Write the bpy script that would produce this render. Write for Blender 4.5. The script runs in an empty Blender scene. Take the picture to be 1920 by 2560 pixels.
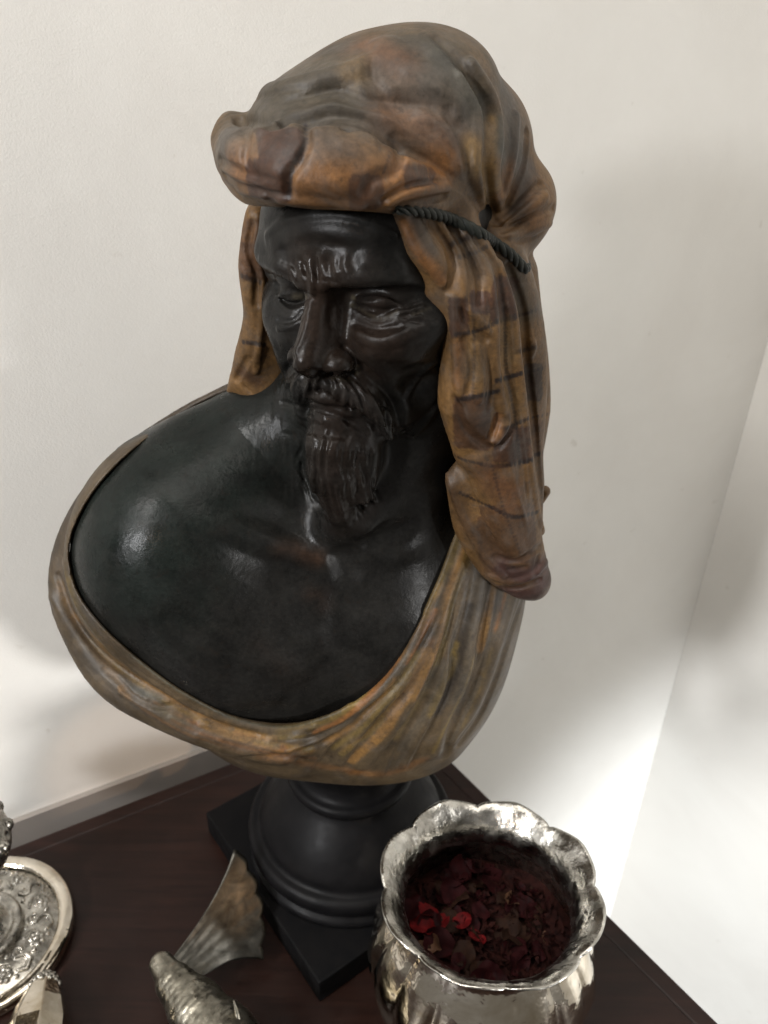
import bpy, bmesh, math, random, os
import numpy as np
from mathutils import Vector, Matrix

# ------------------------------------------------------------------ camera
U = 0.01                                   # everything is designed in centimetres
CAM = np.array([3.0, -40.0, 59.5]); PITCH = math.radians(32.0); ROLL = math.radians(1.0); FPX = 2062.0
_fw = np.array([0, math.cos(PITCH), -math.sin(PITCH)]); _u0 = np.array([0, math.sin(PITCH), math.cos(PITCH)]); _r0 = np.array([1.0, 0, 0])
_ri = math.cos(ROLL)*_r0 + math.sin(ROLL)*_u0; _up = -math.sin(ROLL)*_r0 + math.cos(ROLL)*_u0
sc = bpy.context.scene
cam = bpy.data.cameras.new('camera'); camo = bpy.data.objects.new('camera', cam); sc.collection.objects.link(camo); sc.camera = camo
cam.sensor_width = 36; cam.sensor_fit = 'AUTO'; cam.lens = 36*FPX/2560; cam.clip_start = 0.02; cam.clip_end = 60
cam.dof.use_dof = True; cam.dof.focus_distance = 0.40; cam.dof.aperture_fstop = 12
camo.matrix_world = Matrix(((_ri[0], _up[0], -_fw[0], CAM[0]*U), (_ri[1], _up[1], -_fw[1], CAM[1]*U), (_ri[2], _up[2], -_fw[2], CAM[2]*U), (0, 0, 0, 1)))
def ray(u, v): return _ri*(u-960)/FPX + _up*(1280-v)/FPX + _fw
def at(u, v, Y):
    d = ray(u, v); return CAM + d*((Y-CAM[1])/d[1])
def atz(u, v, Z):
    d = ray(u, v); return CAM + d*((Z-CAM[2])/d[2])

# ------------------------------------------------------------------ world, lamps, exposure
sc.view_settings.view_transform = 'Standard'; sc.view_settings.look = 'None'; sc.view_settings.exposure = 0.12; sc.view_settings.gamma = 1.0
sc.view_settings.use_curve_mapping = False
world = bpy.data.worlds.new('World'); sc.world = world; world.use_nodes = True
world.node_tree.nodes['Background'].inputs[0].default_value = (0.88, 0.84, 0.78, 1); world.node_tree.nodes['Background'].inputs[1].default_value = 0.21
def aim(o, tgt):
    d = Vector(tgt) - o.location; o.rotation_euler = d.to_track_quat('-Z', 'Y').to_euler()
def area_lamp(name, loc, tgt, sx, sy, power, col):
    l = bpy.data.lights.new(name, 'AREA'); l.shape = 'RECTANGLE'; l.size = sx; l.size_y = sy; l.energy = power; l.color = col
    o = bpy.data.objects.new(name, l); sc.collection.objects.link(o); o.location = loc; aim(o, tgt); return o
def spot_lamp(name, loc, tgt, size, blend, power, col, rad):
    l = bpy.data.lights.new(name, 'SPOT'); l.spot_size = math.radians(size); l.spot_blend = blend; l.energy = power; l.color = col; l.shadow_soft_size = rad
    o = bpy.data.objects.new(name, l); sc.collection.objects.link(o); o.location = loc; aim(o, tgt); return o
area_lamp('ceiling_light', (-0.05, -0.35, 2.3), (0.0, -0.25, 0.0), 1.7, 1.2, 25, (1.0, 0.955, 0.89))
area_lamp('window_right', (1.40, -0.55, 0.75), (-0.3, 0.02, 0.35), 0.7, 1.0, 3, (1.0, 0.98, 0.95))
area_lamp('window_left', (-1.15, -1.05, 1.85), (-0.25, 0.1, 0.45), 0.4, 0.5, 24, (1.0, 0.98, 0.95))
area_lamp('far_window', (-1.12, -1.30, 0.98), (-0.25, 0.05, 0.40), 0.15, 0.22, 21, (0.98, 0.985, 1.0))
spot_lamp('sun_patch', (0.95, -1.6, 1.3), (0.63, 0.24, -0.62), 26, 1.0, 560, (0.94, 0.97, 1.0), 0.05)
spot_lamp('sun_patch_left', (1.35, -0.95, 0.26), (-0.24, 0.085, 0.14), 17, 1.0, 75, (1.0, 0.985, 0.97), 0.09)
spot_lamp('warm_patch_spot', (0.60, -0.90, 0.50), (-0.19, 0.10, 0.025), 7, 0.5, 9, (1.0, 0.60, 0.32), 0.012)  # added spot, throws the warm reflected patch low on the left wall
room = bpy.data.lights.new('room_lamp', 'POINT'); room.energy = 2.2; room.color = (1.0, 0.58, 0.28); room.shadow_soft_size = 0.035
roomo = bpy.data.objects.new('room_lamp', room); sc.collection.objects.link(roomo); roomo.location = (-0.62, -1.45, 1.12)

# ------------------------------------------------------------------ helpers: voxel sculpting
VOX = float(os.environ.get('VOX', '0.085'))
class Field:
    """signed distance values on a lattice, in centimetres; primitives are blended in one by one"""
    def __init__(s, lo, hi, h):
        s.lo = np.array(lo, float); s.h = h; s.n = np.ceil((np.array(hi)-s.lo)/h).astype(int)+1
        s.d = np.full(s.n, 9.0, np.float32)
        s.ax = [(s.lo[i]+h*np.arange(s.n[i])).astype(np.float32) for i in range(3)]
    def box(s, lo, hi):
        a = np.clip(np.floor((np.asarray(lo)-s.lo)/s.h).astype(int), 0, s.n); b = np.clip(np.ceil((np.asarray(hi)-s.lo)/s.h).astype(int)+1, 0, s.n)
        if (b <= a).any(): return None, None
        sl = tuple(slice(a[i], b[i]) for i in range(3))
        return sl, (s.ax[0][sl[0]][:, None, None], s.ax[1][sl[1]][None, :, None], s.ax[2][sl[2]][None, None, :])
    def mix(s, sl, b, k, sub=False):
        a = s.d[sl]
        if sub: a, b = -a, b
        if k > 0:
            h = np.clip(.5+.5*(b-a)/k, 0, 1); r = b+(a-b)*h-k*h*(1-h)
        else: r = np.minimum(a, b)
        s.d[sl] = -r if sub else r
    def ell(s, c, r, k=0.5, R=None, sub=False):
        c = np.asarray(c, float); r = np.asarray(r, float)*np.ones(3); m = r.max()+k+.6
        if R is None and not sub: pass
        sl, X = s.box(c-m, c+m)
        if sl is None: return
        p = [X[i]-np.float32(c[i]) for i in range(3)]
        if R is not None: p = [sum(np.float32(R[j][i])*p[j] for j in range(3)) for i in range(3)]   # R columns are the axes
        q = [p[i]/np.float32(r[i]) for i in range(3)]; k0 = np.sqrt(q[0]**2+q[1]**2+q[2]**2)
        q2 = [p[i]/np.float32(r[i]**2) for i in range(3)]; k1 = np.sqrt(q2[0]**2+q2[1]**2+q2[2]**2)+1e-6
        s.mix(sl, k0*(k0-1)/k1, k, sub)
    def chain(s, pts, rad, k=0.4, sub=False, ck=0.0):
        pts = np.asarray(pts, float); rad = np.asarray(rad, float)*np.ones(len(pts)); m = rad.max()+k+.5
        sl, X = s.box(pts.min(0)-m, pts.max(0)+m)
        if sl is None: return
        out = np.full(s.d[sl].shape, 9.0, np.float32); o = [q.start for q in sl]
        for i in range(len(pts)-1):
            a, b = pts[i], pts[i+1]; ba = b-a; L = float(ba@ba)+1e-9; g = max(rad[i], rad[i+1])+k+.5
            s2, X = s.box(np.minimum(a, b)-g, np.maximum(a, b)+g)
            if s2 is None: continue
            t = np.clip(sum((X[j]-np.float32(a[j]))*np.float32(ba[j]) for j in range(3))/np.float32(L), 0, 1)
            d = np.sqrt(sum((X[j]-np.float32(a[j])-t*np.float32(ba[j]))**2 for j in range(3)))-(np.float32(rad[i])+t*np.float32(rad[i+1]-rad[i]))
            v = tuple(slice(max(s2[j].start-o[j], 0), s2[j].stop-o[j]) for j in range(3)); d = d[tuple(slice(0, q) for q in out[v].shape)]
            if ck > 0:
                e = out[v]; w = np.clip(.5+.5*(d-e)/ck, 0, 1); out[v] = d+(e-d)*w-ck*w*(1-w)
            else: out[v] = np.minimum(out[v], d)
        s.mix(sl, out, k, sub)
    def sample(s, P):
        q = (P-s.lo)/s.h; ok = ((q >= 0) & (q < s.n-1.001)).all(-1); q = np.clip(q, 0, s.n-1.001); i = q.astype(int); f = q-i
        r = 0
        for dx in (0, 1):
            for dy in (0, 1):
                for dz in (0, 1):
                    w = (f[..., 0] if dx else 1-f[..., 0])*(f[..., 1] if dy else 1-f[..., 1])*(f[..., 2] if dz else 1-f[..., 2])
                    r = r+w*s.d[i[..., 0]+dx, i[..., 1]+dy, i[..., 2]+dz]
        return np.where(ok, r, 9.0)
    def hit(s, uv, lift=0.0, t0=24.0, t1=75.0):
        """where the sight line through photo point (u, v) first meets the surface"""
        uv = np.asarray(uv, float); D = np.array([ray(*p) for p in uv]); N = np.linalg.norm(D, axis=1, keepdims=True); D = D/N
        ts = np.arange(t0, t1, s.h*.8); P = CAM+D[:, None, :]*ts[None, :, None]; v = s.sample(P)
        ins = v < 0; first = ins.argmax(1); good = ins.any(1); out = np.full((len(uv), 3), np.nan)
        for j in range(len(uv)):
            if good[j]:
                i = first[j]; a, b = (v[j, i-1], v[j, i]) if i > 0 else (0, 1)
                t = ts[i-1]+(ts[i]-ts[i-1])*a/(a-b+1e-9) if i > 0 else ts[0]
                out[j] = CAM+D[j]*(t-lift)
        return out
    def puff(s, pts, R, amt, prof=2):
        """raise (amt>0) or press in the surface along a line of points, centimetres"""
        pts = np.asarray(pts, float); pts = pts[~np.isnan(pts).any(1)]
        if len(pts) == 0: return
        R = np.asarray(R, float)*np.ones(len(pts)); amt = np.asarray(amt, float)*np.ones(len(pts)); m = R.max()
        sl, X = s.box(pts.min(0)-m, pts.max(0)+m)
        if sl is None: return
        if len(pts) == 1: pts = np.vstack([pts, pts+1e-4]); R = np.repeat(R, 2); amt = np.repeat(amt, 2)
        W = np.zeros(s.d[sl].shape, np.float32); o = [k.start for k in sl]
        for i in range(len(pts)-1):
            a, b = pts[i], pts[i+1]; ba = b-a; L = float(ba@ba)+1e-9; r = max(R[i], R[i+1])
            if L > 2.2: continue
            s2, X = s.box(np.minimum(a, b)-r, np.maximum(a, b)+r)
            if s2 is None: continue
            t = np.clip(sum((X[j]-np.float32(a[j]))*np.float32(ba[j]) for j in range(3))/np.float32(L), 0, 1)
            d2 = sum((X[j]-np.float32(a[j])-t*np.float32(ba[j]))**2 for j in range(3))
            rr = np.float32(R[i])+t*np.float32(R[i+1]-R[i]); w = np.clip(1-d2/(rr*rr), 0, 1)**prof*(np.float32(amt[i])+t*np.float32(amt[i+1]-amt[i]))
            v = tuple(slice(max(s2[j].start-o[j], 0), s2[j].stop-o[j]) for j in range(3)); w = w[tuple(slice(0, q) for q in W[v].shape)]
            W[v] = np.where(np.abs(w) > np.abs(W[v]), w, W[v])
        s.d[sl] -= W
    def stroke(s, uv, R, amt, prof=2, n=None, taper=False):
        uv = spline2(uv, n); P = s.hit(uv); k = len(uv)
        R = np.interp(np.linspace(0, 1, k), np.linspace(0, 1, len(np.atleast_1d(R))), np.atleast_1d(R))
        amt = np.interp(np.linspace(0, 1, k), np.linspace(0, 1, len(np.atleast_1d(amt))), np.atleast_1d(amt))
        if taper: amt = amt*np.clip(np.minimum(np.linspace(0, 1, k), np.linspace(1, 0, k))*5, 0.15, 1)
        ok = ~np.isnan(P).any(1); s.puff(P[ok], R[ok], amt[ok], prof)
    def mesh(s, smooth=1):
        d = s.d; ins = d < 0; n = s.n-1
        cs = [(x, y, z) for x in (0, 1) for y in (0, 1) for z in (0, 1)]
        cnt = np.zeros(n, np.uint8)
        for (x, y, z) in cs: cnt += ins[x:x+n[0], y:y+n[1], z:z+n[2]]
        act = (cnt > 0) & (cnt < 8); idx = np.argwhere(act); del cnt
        V = np.stack([d[idx[:, 0]+x, idx[:, 1]+y, idx[:, 2]+z] for (x, y, z) in cs], 1)
        acc = np.zeros((len(idx), 3)); num = np.zeros(len(idx))
        for a in range(8):
            for b in range(a+1, 8):
                if sum(abs(cs[a][i]-cs[b][i]) for i in range(3)) != 1: continue
                va, vb = V[:, a], V[:, b]; m = (va < 0) != (vb < 0); t = np.where(m, va/np.where(m, va-vb, 1), 0)
                pa, pb = np.array(cs[a], float), np.array(cs[b], float)
                acc += np.where(m[:, None], pa+t[:, None]*(pb-pa), 0); num += m
        verts = s.lo+s.h*(idx+acc/num[:, None])
        mp = np.full(n, -1, np.int32); mp[tuple(idx.T)] = np.arange(len(idx))
        quads = []
        for ax in range(3):
            o1, o2 = [(1, 2), (2, 0), (0, 1)][ax]
            lo_ = [slice(None)]*3; hi_ = [slice(None)]*3; lo_[ax] = slice(0, -1); hi_[ax] = slice(1, None)
            A, B = ins[tuple(lo_)], ins[tuple(hi_)]
            ch = np.argwhere(A != B); ch = ch[(ch[:, o1] > 0) & (ch[:, o2] > 0) & (ch[:, o1] < n[o1]) & (ch[:, o2] < n[o2])]
            sgn = A[tuple(ch.T)]
            def cell(p, q):
                c = ch.copy(); c[:, o1] -= p; c[:, o2] -= q; return mp[tuple(c.T)]
            q = np.stack([cell(1, 1), cell(0, 1), cell(0, 0), cell(1, 0)], 1)
            q[~sgn] = q[~sgn][:, ::-1]; quads.append(q)
        quads = np.vstack(quads); quads = quads[(quads >= 0).all(1)]
        for it in range(smooth):
            for lam in (0.5, -0.42):
                sm = np.zeros_like(verts); c = np.zeros(len(verts))
                for i in range(4):
                    a, b = quads[:, i], quads[:, (i+1) % 4]
                    for j in range(3): sm[:, j] += np.bincount(a, verts[b, j], len(verts))+np.bincount(b, verts[a, j], len(verts))
                    c += np.bincount(a, minlength=len(verts))+np.bincount(b, minlength=len(verts))
                verts = verts+lam*(sm/np.maximum(c, 1)[:, None]-verts)
        return verts, quads
def spline2(uv, n=None):
    uv = np.asarray(uv, float)
    if len(uv) < 2: return uv
    L = np.r_[0, np.cumsum(np.linalg.norm(np.diff(uv, axis=0), axis=1))]
    if n is None: n = max(2, int(L[-1]/8)+1)
    t = np.linspace(0, L[-1], n)
    if len(uv) == 2: return np.stack([np.interp(t, L, uv[:, i]) for i in range(uv.shape[1])], 1)
    m = np.gradient(uv, L, axis=0); i = np.clip(np.searchsorted(L, t)-1, 0, len(L)-2); h = (L[i+1]-L[i])[:, None]; x = ((t-L[i])/(L[i+1]-L[i]))[:, None]
    return (2*x**3-3*x**2+1)*uv[i]+(x**3-2*x**2+x)*h*m[i]+(-2*x**3+3*x**2)*uv[i+1]+(x**3-x**2)*h*m[i+1]

# ------------------------------------------------------------------ helpers: objects
def np_mesh(name, verts, faces, mat=None, smooth=True, scale=U, col=None):
    me = bpy.data.meshes.new(name); verts = np.asarray(verts, np.float64)*scale; faces = np.asarray(faces)
    nf, k = faces.shape
    me.vertices.add(len(verts)); me.vertices.foreach_set('co', verts.astype(np.float32).ravel())
    me.loops.add(nf*k); me.loops.foreach_set('vertex_index', faces.astype(np.int32).ravel())
    me.polygons.add(nf); me.polygons.foreach_set('loop_start', np.arange(0, nf*k, k, dtype=np.int32)); me.polygons.foreach_set('loop_total', np.full(nf, k, np.int32))
    me.update(calc_edges=True); me.validate()
    me.polygons.foreach_set('use_smooth', np.full(nf, bool(smooth)))
    if col is not None:
        ca = me.color_attributes.new('paint', 'FLOAT_COLOR', 'POINT'); ca.data.foreach_set('color', np.concatenate([col, np.ones((len(col), 1))], 1).astype(np.float32).ravel())
    if mat: me.materials.append(mat)
    return me
def link(name, me, parent=None, loc=None):
    o = bpy.data.objects.new(name, me); sc.collection.objects.link(o)
    if parent is not None: o.parent = parent
    if loc is not None: o.location = [c*U for c in loc]
    return o
def thing(name, label, cat, loc=(0, 0, 0), group=None):
    o = link(name, None, None, loc); o['label'] = label; o['category'] = cat; o.empty_display_size = .02
    if group: o['group'] = group
    return o

# ------------------------------------------------------------------ materials
def new_mat(name):
    m = bpy.data.materials.new(name); m.use_nodes = True; nt = m.node_tree; return m, nt, nt.nodes['Principled BSDF']
def nd(nt, t, **kw):
    n = nt.nodes.new(t)
    for k, v in kw.items(): setattr(n, k, v)
    return n
def noise(nt, scale, detail=4, rough=.55, dist=0, vec=None):
    n = nd(nt, 'ShaderNodeTexNoise'); n.inputs['Scale'].default_value = scale; n.inputs['Detail'].default_value = detail; n.inputs['Roughness'].default_value = rough; n.inputs['Distortion'].default_value = dist
    if vec is None:
        tc = nt.nodes.get('TC') or nd(nt, 'ShaderNodeTexCoord', name='TC'); vec = tc.outputs['Object']
    nt.links.new(vec, n.inputs['Vector']); return n.outputs['Fac']
def ramp(nt, fac, stops):
    r = nd(nt, 'ShaderNodeValToRGB'); e = r.color_ramp.elements
    while len(e) < len(stops): e.new(.5)
    for i, (p, c) in enumerate(stops):
        e[i].position = p; e[i].color = (c, c, c, 1) if isinstance(c, (int, float)) else (*c, 1)
    nt.links.new(fac, r.inputs['Fac']); return r.outputs['Color']
def mixc(nt, fac, a, b, mode='MIX'):
    m = nd(nt, 'ShaderNodeMix', data_type='RGBA', blend_type=mode)
    for sock, v in ((0, fac), (6, a), (7, b)):
        if isinstance(v, (int, float)): m.inputs[sock].default_value = v
        elif isinstance(v, tuple): m.inputs[sock].default_value = (*v, 1)
        else: nt.links.new(v, m.inputs[sock])
    return m.outputs[2]
def bump(nt, b, h, strength, dist):
    n = nd(nt, 'ShaderNodeBump'); n.inputs['Strength'].default_value = strength; n.inputs['Distance'].default_value = dist
    nt.links.new(h, n.inputs['Height']); nt.links.new(n.outputs[0], b.inputs['Normal']); return n
def painted(name, lo, hi, rough_lo, rough_hi, coat=0.0, bstr=.25, spec=.5, film=.3, dust=(.085, .075, .066)):
    """old painted casting: vertex paint, broken up by blotches, specks and uneven gloss"""
    m, nt, b = new_mat(name); at_ = nd(nt, 'ShaderNodeAttribute', attribute_name='paint')
    big = ramp(nt, noise(nt, 38, 5, .6, .6), [(.3, lo), (.72, hi)])
    c = mixc(nt, 1.0, at_.outputs['Color'], big, 'MULTIPLY')
    fine = ramp(nt, noise(nt, 420, 3, .7), [(.3, .72), (.7, 1.25)])
    c = mixc(nt, 1.0, c, fine, 'MULTIPLY')
    c = mixc(nt, ramp(nt, noise(nt, 55, 6, .65, 1.0), [(.5, 0.0), (.8, film)]), c, dust)          # thin uneven film of old wax and dust
    c = mixc(nt, ramp(nt, noise(nt, 170, 5, .7, .5), [(.58, 0.0), (.72, .55)]), c, (.012, .009, .007))  # dark specks in the paint
    nt.links.new(c, b.inputs['Base Color'])
    nt.links.new(ramp(nt, noise(nt, 60, 5, .6), [(.3, rough_lo), (.7, rough_hi)]), b.inputs['Roughness'])
    b.inputs['Coat Weight'].default_value = coat; b.inputs['Coat Roughness'].default_value = .25; b.inputs['Specular IOR Level'].default_value = spec
    mm = nd(nt, 'ShaderNodeMath', operation='ADD'); nt.links.new(noise(nt, 350, 4, .6), mm.inputs[0]); nt.links.new(noise(nt, 90, 3, .5), mm.inputs[1])
    bump(nt, b, mm.outputs[0], bstr, .0006); return m
M_SKIN = painted('dark bronze patina', .5, 1.35, .19, .44, .0, .32, .14, .45, (.019, .0175, .015))
M_SCARF = painted('painted head cloth', .22, .74, .42, .66, .0, .45, .34, .5, (.10, .088, .076))
M_CLOAK = painted('painted cloak', .2, .64, .42, .62, .0, .4, .34, .4, (.085, .075, .066))
def simple(name, c0, c1, scale, r0, r1, metal=0, bs=.2, bd=.0005, bscale=300, spec=.5):
    m, nt, b = new_mat(name); n = noise(nt, scale, 5, .6, .4)
    nt.links.new(ramp(nt, n, [(.3, c0), (.7, c1)]), b.inputs['Base Color']); nt.links.new(ramp(nt, noise(nt, scale*1.7, 4), [(.3, r0), (.7, r1)]), b.inputs['Roughness'])
    b.inputs['Metallic'].default_value = metal; b.inputs['Specular IOR Level'].default_value = spec
    bump(nt, b, noise(nt, bscale, 3), bs, bd); return m
M_SOCLE = simple('black turned base', (.0035, .0035, .004), (.0075, .007, .0075), 60, .36, .55, spec=.1)
M_PLINTH = simple('black plinth', (.004, .004, .0045), (.007, .0065, .0065), 60, .5, .7, spec=.06)
M_CORD = simple('dark green cord', (.006, .008, .007), (.02, .022, .017), 200, .45, .7, spec=.3)
M_SILVER = simple('tarnished silver', (.40, .33, .23), (.88, .82, .72), 30, .05, .17, 1.0, .42, .002, 70)
M_SILVER2 = simple('old silver', (.16, .15, .13), (.62, .59, .53), 110, .2, .36, 1.0, .4, .0006, 260)
M_RIM = simple('silver rim', (.13, .12, .10), (.72, .70, .65), 60, .14, .36, 1.0, .6, .0012, 170)
M_PEWTER = simple('grey scaled metal', (.13, .12, .095), (.42, .39, .32), 120, .25, .42, 1.0, .5, .0008, 260)
M_FIN = simple('thin fin metal', (.035, .033, .028), (.10, .095, .082), 90, .36, .5, 1.0, .2, .0004, 240)
M_PETBED = simple('crushed petals', (.006, .002, .002), (.03, .008, .006), 160, .7, .9, spec=.1)
M_PET = [simple('petal red', (.04, .0025, .003), (.12, .005, .006), 120, .6, .8, spec=.12), simple('petal wine', (.008, .0014, .002), (.025, .0035, .004), 120, .6, .8, spec=.1),
         simple('petal brown', (.009, .004, .0028), (.028, .012, .007), 120, .6, .8, spec=.1), simple('petal tan', (.08, .035, .018), (.15, .075, .04), 120, .5, .7)]
def wood(name, c0, c1, ang):
    m, nt, b = new_mat(name); tc = nd(nt, 'ShaderNodeTexCoord', name='TC'); mp = nd(nt, 'ShaderNodeMapping'); nt.links.new(tc.outputs['Object'], mp.inputs['Vector'])
    mp.inputs['Rotation'].default_value = (0, 0, ang); mp.inputs['Scale'].default_value = (3, 40, 20)
    g = noise(nt, 3.0, 8, .65, 1.2, mp.outputs['Vector']); c = ramp(nt, g, [(.28, c0), (.72, c1)])
    c = mixc(nt, 1.0, c, ramp(nt, noise(nt, 9, 3), [(.3, .7), (.7, 1.3)]), 'MULTIPLY')
    nt.links.new(c, b.inputs['Base Color']); nt.links.new(ramp(nt, noise(nt, 30, 4), [(.3, .3), (.7, .46)]), b.inputs['Roughness'])
    b.inputs['Specular IOR Level'].default_value = .22; bump(nt, b, g, .2, .0004); return m
M_WOOD = wood('dark mahogany', (.008, .0032, .0024), (.020, .0082, .0056), -.93)
M_WOODE = wood('mahogany edge', (.008, .0034, .0027), (.022, .0095, .007), -.93)
def wall_paint():
    m, nt, b = new_mat('matt wall paint'); c = ramp(nt, noise(nt, 4.5, 6, .62, .5), [(.3, (.735, .715, .675)), (.7, (.81, .795, .755))])
    c = mixc(nt, ramp(nt, noise(nt, 60, 2, .5), [(.74, 0.0), (.80, .35)]), c, (.5, .46, .40))                        # small scuffs and specks
    c = mixc(nt, ramp(nt, noise(nt, 1.7, 5, .7, 1.5), [(.55, 0.0), (.75, .12)]), c, (.62, .56, .48))                  # faint yellowing
    nt.links.new(c, b.inputs['Base Color']); b.inputs['Roughness'].default_value = .8; b.inputs['Specular IOR Level'].default_value = .25
    mm = nd(nt, 'ShaderNodeMath', operation='ADD'); nt.links.new(noise(nt, 700, 3, .6), mm.inputs[0]); nt.links.new(noise(nt, 45, 4, .6), mm.inputs[1]); bump(nt, b, mm.outputs[0], .2, .0008); return m
M_WALL = wall_paint()
M_SHADE_STRIP = simple('shade strip grey', (.23, .205, .185), (.28, .25, .225), 8, .5, .65, 0, .1, .0004, 300, .4)  # grey that puts the shade of the wall's foot into the colour

# ------------------------------------------------------------------ the bust: skin
S = 0.68                                     # the head is about two thirds of life size
YAW = math.radians(30.5); HC = np.array([2.7, 1.6, 48.1]); TILT = math.radians(3); NOD = math.radians(2)
_f = np.array([-math.sin(YAW), -math.cos(YAW), 0]); _l = np.array([math.cos(YAW), -math.sin(YAW), 0]); _z = np.array([0, 0, 1.0])
_f, _z = math.cos(NOD)*_f-math.sin(NOD)*_z, math.sin(NOD)*_f+math.cos(NOD)*_z
_l, _z = math.cos(TILT)*_l+math.sin(TILT)*_z, -math.sin(TILT)*_l+math.cos(TILT)*_z
HR = np.stack([_l, _f, _z], 1)
def H(x, y, z): return HC+S*(HR@np.array([x, y, z], float))
def HP(pts): return [H(*p) for p in pts]

skin = Field((-20, -16, 14), (14, 12, 58), VOX)
def hell(c, r, k=.5, sub=False, rot=None):
    R = HR if rot is None else HR@np.array(rot)
    skin.ell(H(*c), np.array(r)*S, k*S, R, sub)
def hchain(p, r, k=.4, sub=False, ck=0): skin.chain(HP(p), np.array(r)*S, k*S, sub, ck*S)
def both(fn, c, *a, **kw):
    for sx in (-1, 1): fn((sx*c[0], c[1], c[2]), *a, **kw)
def both_c(p, r, *a, **kw):
    for sx in (-1, 1): hchain([(sx*q[0], q[1], q[2]) for q in p], r, *a, **kw)
# skull and face masses
hell((0, -1.5, 3.6), (7.5, 9.3, 8.3), .1)
hell((0, 2.9, 3.9), (6.5, 5.5, 4.8), 1.5)
hell((0, 5.0, 3.5), (6.0, 3.6, 3.5), 1.5)
hell((0, 2.4, -3.0), (6.2, 5.6, 7.4), 1.8)
both(hell, (3.6, 4.2, -3.4), (3.1, 3.0, 3.6), 1.5)
hell((-4.0, 4.5, -5.8), (2.5, 2.5, 3.2), 1.5)
both_c([(6.0, -.5, -3.0), (5.4, .4, -6.0), (3.4, 4.0, -9.2), (1.2, 6.3, -10.8)], [1.3, 1.4, 1.4, 1.5], 1.8)
hell((0, 6.6, -10.4), (2.1, 1.8, 1.9), 1.2)
both_c([(6.9, 2.4, -1.3), (6.5, 4.3, -1.8), (5.0, 6.0, -2.5), (3.6, 6.6, -3.0)], [.8, 1.05, 1.1, .9], 2.2)   # cheekbone
hell((0, 5.6, -6.8), (3.3, 2.7, 3.0), 1.6)                                            # muzzle
# brow ridge
hchain([(-6.3, 5.0, 1.2), (-5.0, 6.6, 2.0), (-2.4, 8.0, 1.7), (-.7, 8.2, 1.2)], [.9, 1.05, .95, .8], 1.3)
hchain([(5.6, 4.6, 1.0), (4.8, 6.3, 1.7), (2.4, 7.9, 1.7), (.7, 8.2, 1.2)], [.8, 1.0, .95, .8], 1.3)
# eye sockets
both(hell, (3.3, 8.3, -.4), (2.0, 1.9, 1.15), .9, sub=True)
both(hell, (1.9, 8.9, -.6), (.9, 1.6, 1.3), .9, sub=True)
# eyeballs and lids
both(hell, (3.3, 6.0, -.35), (1.6, 1.35, 1.15), .2)
# nose
hchain([(0, 7.7, 1.2), (0, 8.4, -.4), (0, 9.4, -2.4), (0, 10.2, -3.7)], [.75, .8, .95, 1.05], .6)
hchain([(0, 7.2, -1), (0, 8.2, -2.8), (0, 8.6, -4.0)], [.9, 1.4, 1.6], .7)
both(hell, (1.65, 8.5, -4.2), (.9, 1.3, .85), .5)
both(hell, (.85, 9.2, -5.0), (.42, .75, .45), .25, sub=True)
# lips
hchain([(-2.5, 6.9, -7.6), (-1.2, 8.2, -7.15), (0, 8.6, -7.0), (1.2, 8.2, -7.15), (2.5, 6.9, -7.6)], [.4, .55, .6, .55, .4], .3)
hchain([(-2.2, 6.9, -8.2), (-1.0, 8.0, -8.3), (0, 8.25, -8.35), (1.0, 8.0, -8.3), (2.2, 6.9, -8.2)], [.4, .65, .72, .65, .4], .3)
hchain([(-2.7, 7.0, -7.95), (-1.2, 8.7, -7.65), (0, 9.1, -7.6), (1.2, 8.7, -7.65), (2.7, 7.0, -7.95)], [.16]*5, .2, True)
# moustache, chin beard
both_c([(.25, 8.9, -5.7), (1.5, 8.5, -6.2), (2.9, 7.5, -7.4), (3.6, 6.7, -8.9), (3.8, 6.3, -10.4)], [.5, .8, .8, .65, .35], .4)
hchain([(-2.6, 7.4, -6.8), (-3.9, 6.2, -7.6), (-4.2, 5.8, -8.4)], [.8, .75, .45], .4)
hchain([(0, 7.6, -9.6), (0, 8.0, -11.0), (0, 8.0, -13.2), (-.1, 8.2, -16.7)], [1.2, 2.0, 2.15, 1.1], .8, False, .6)
both_c([(1.6, 6.9, -9.8), (1.9, 6.8, -11.6), (1.7, 7.3, -15.2)], [.95, 1.3, .95], .6)
both(hell, (.9, 6.4, -12.6), (1.8, 2.0, 2.6), .8)
# neck (world centimetres from here)
NB = np.array([2.6, 3.0, 33.0])
skin.chain([H(0, -2.5, -4), H(0, -2.0, -9), NB], [4.3, 4.2, 5.0], 1.2)
skin.chain([H(5.6, -1.5, -6.5), H(3.0, 1.4, -13), (1.9, -2.4, 35.2)], [.7, .7, .5], 1.6)
skin.chain([H(-5.6, -1.5, -6.5), H(-2.5, .6, -14), (.4, -2.4, 35.0)], [.7, .7, .5], 1.6)
skin.ell(H(0, 2.6, -13.5), (1.2, 1.2, 1.4), .8)
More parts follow.
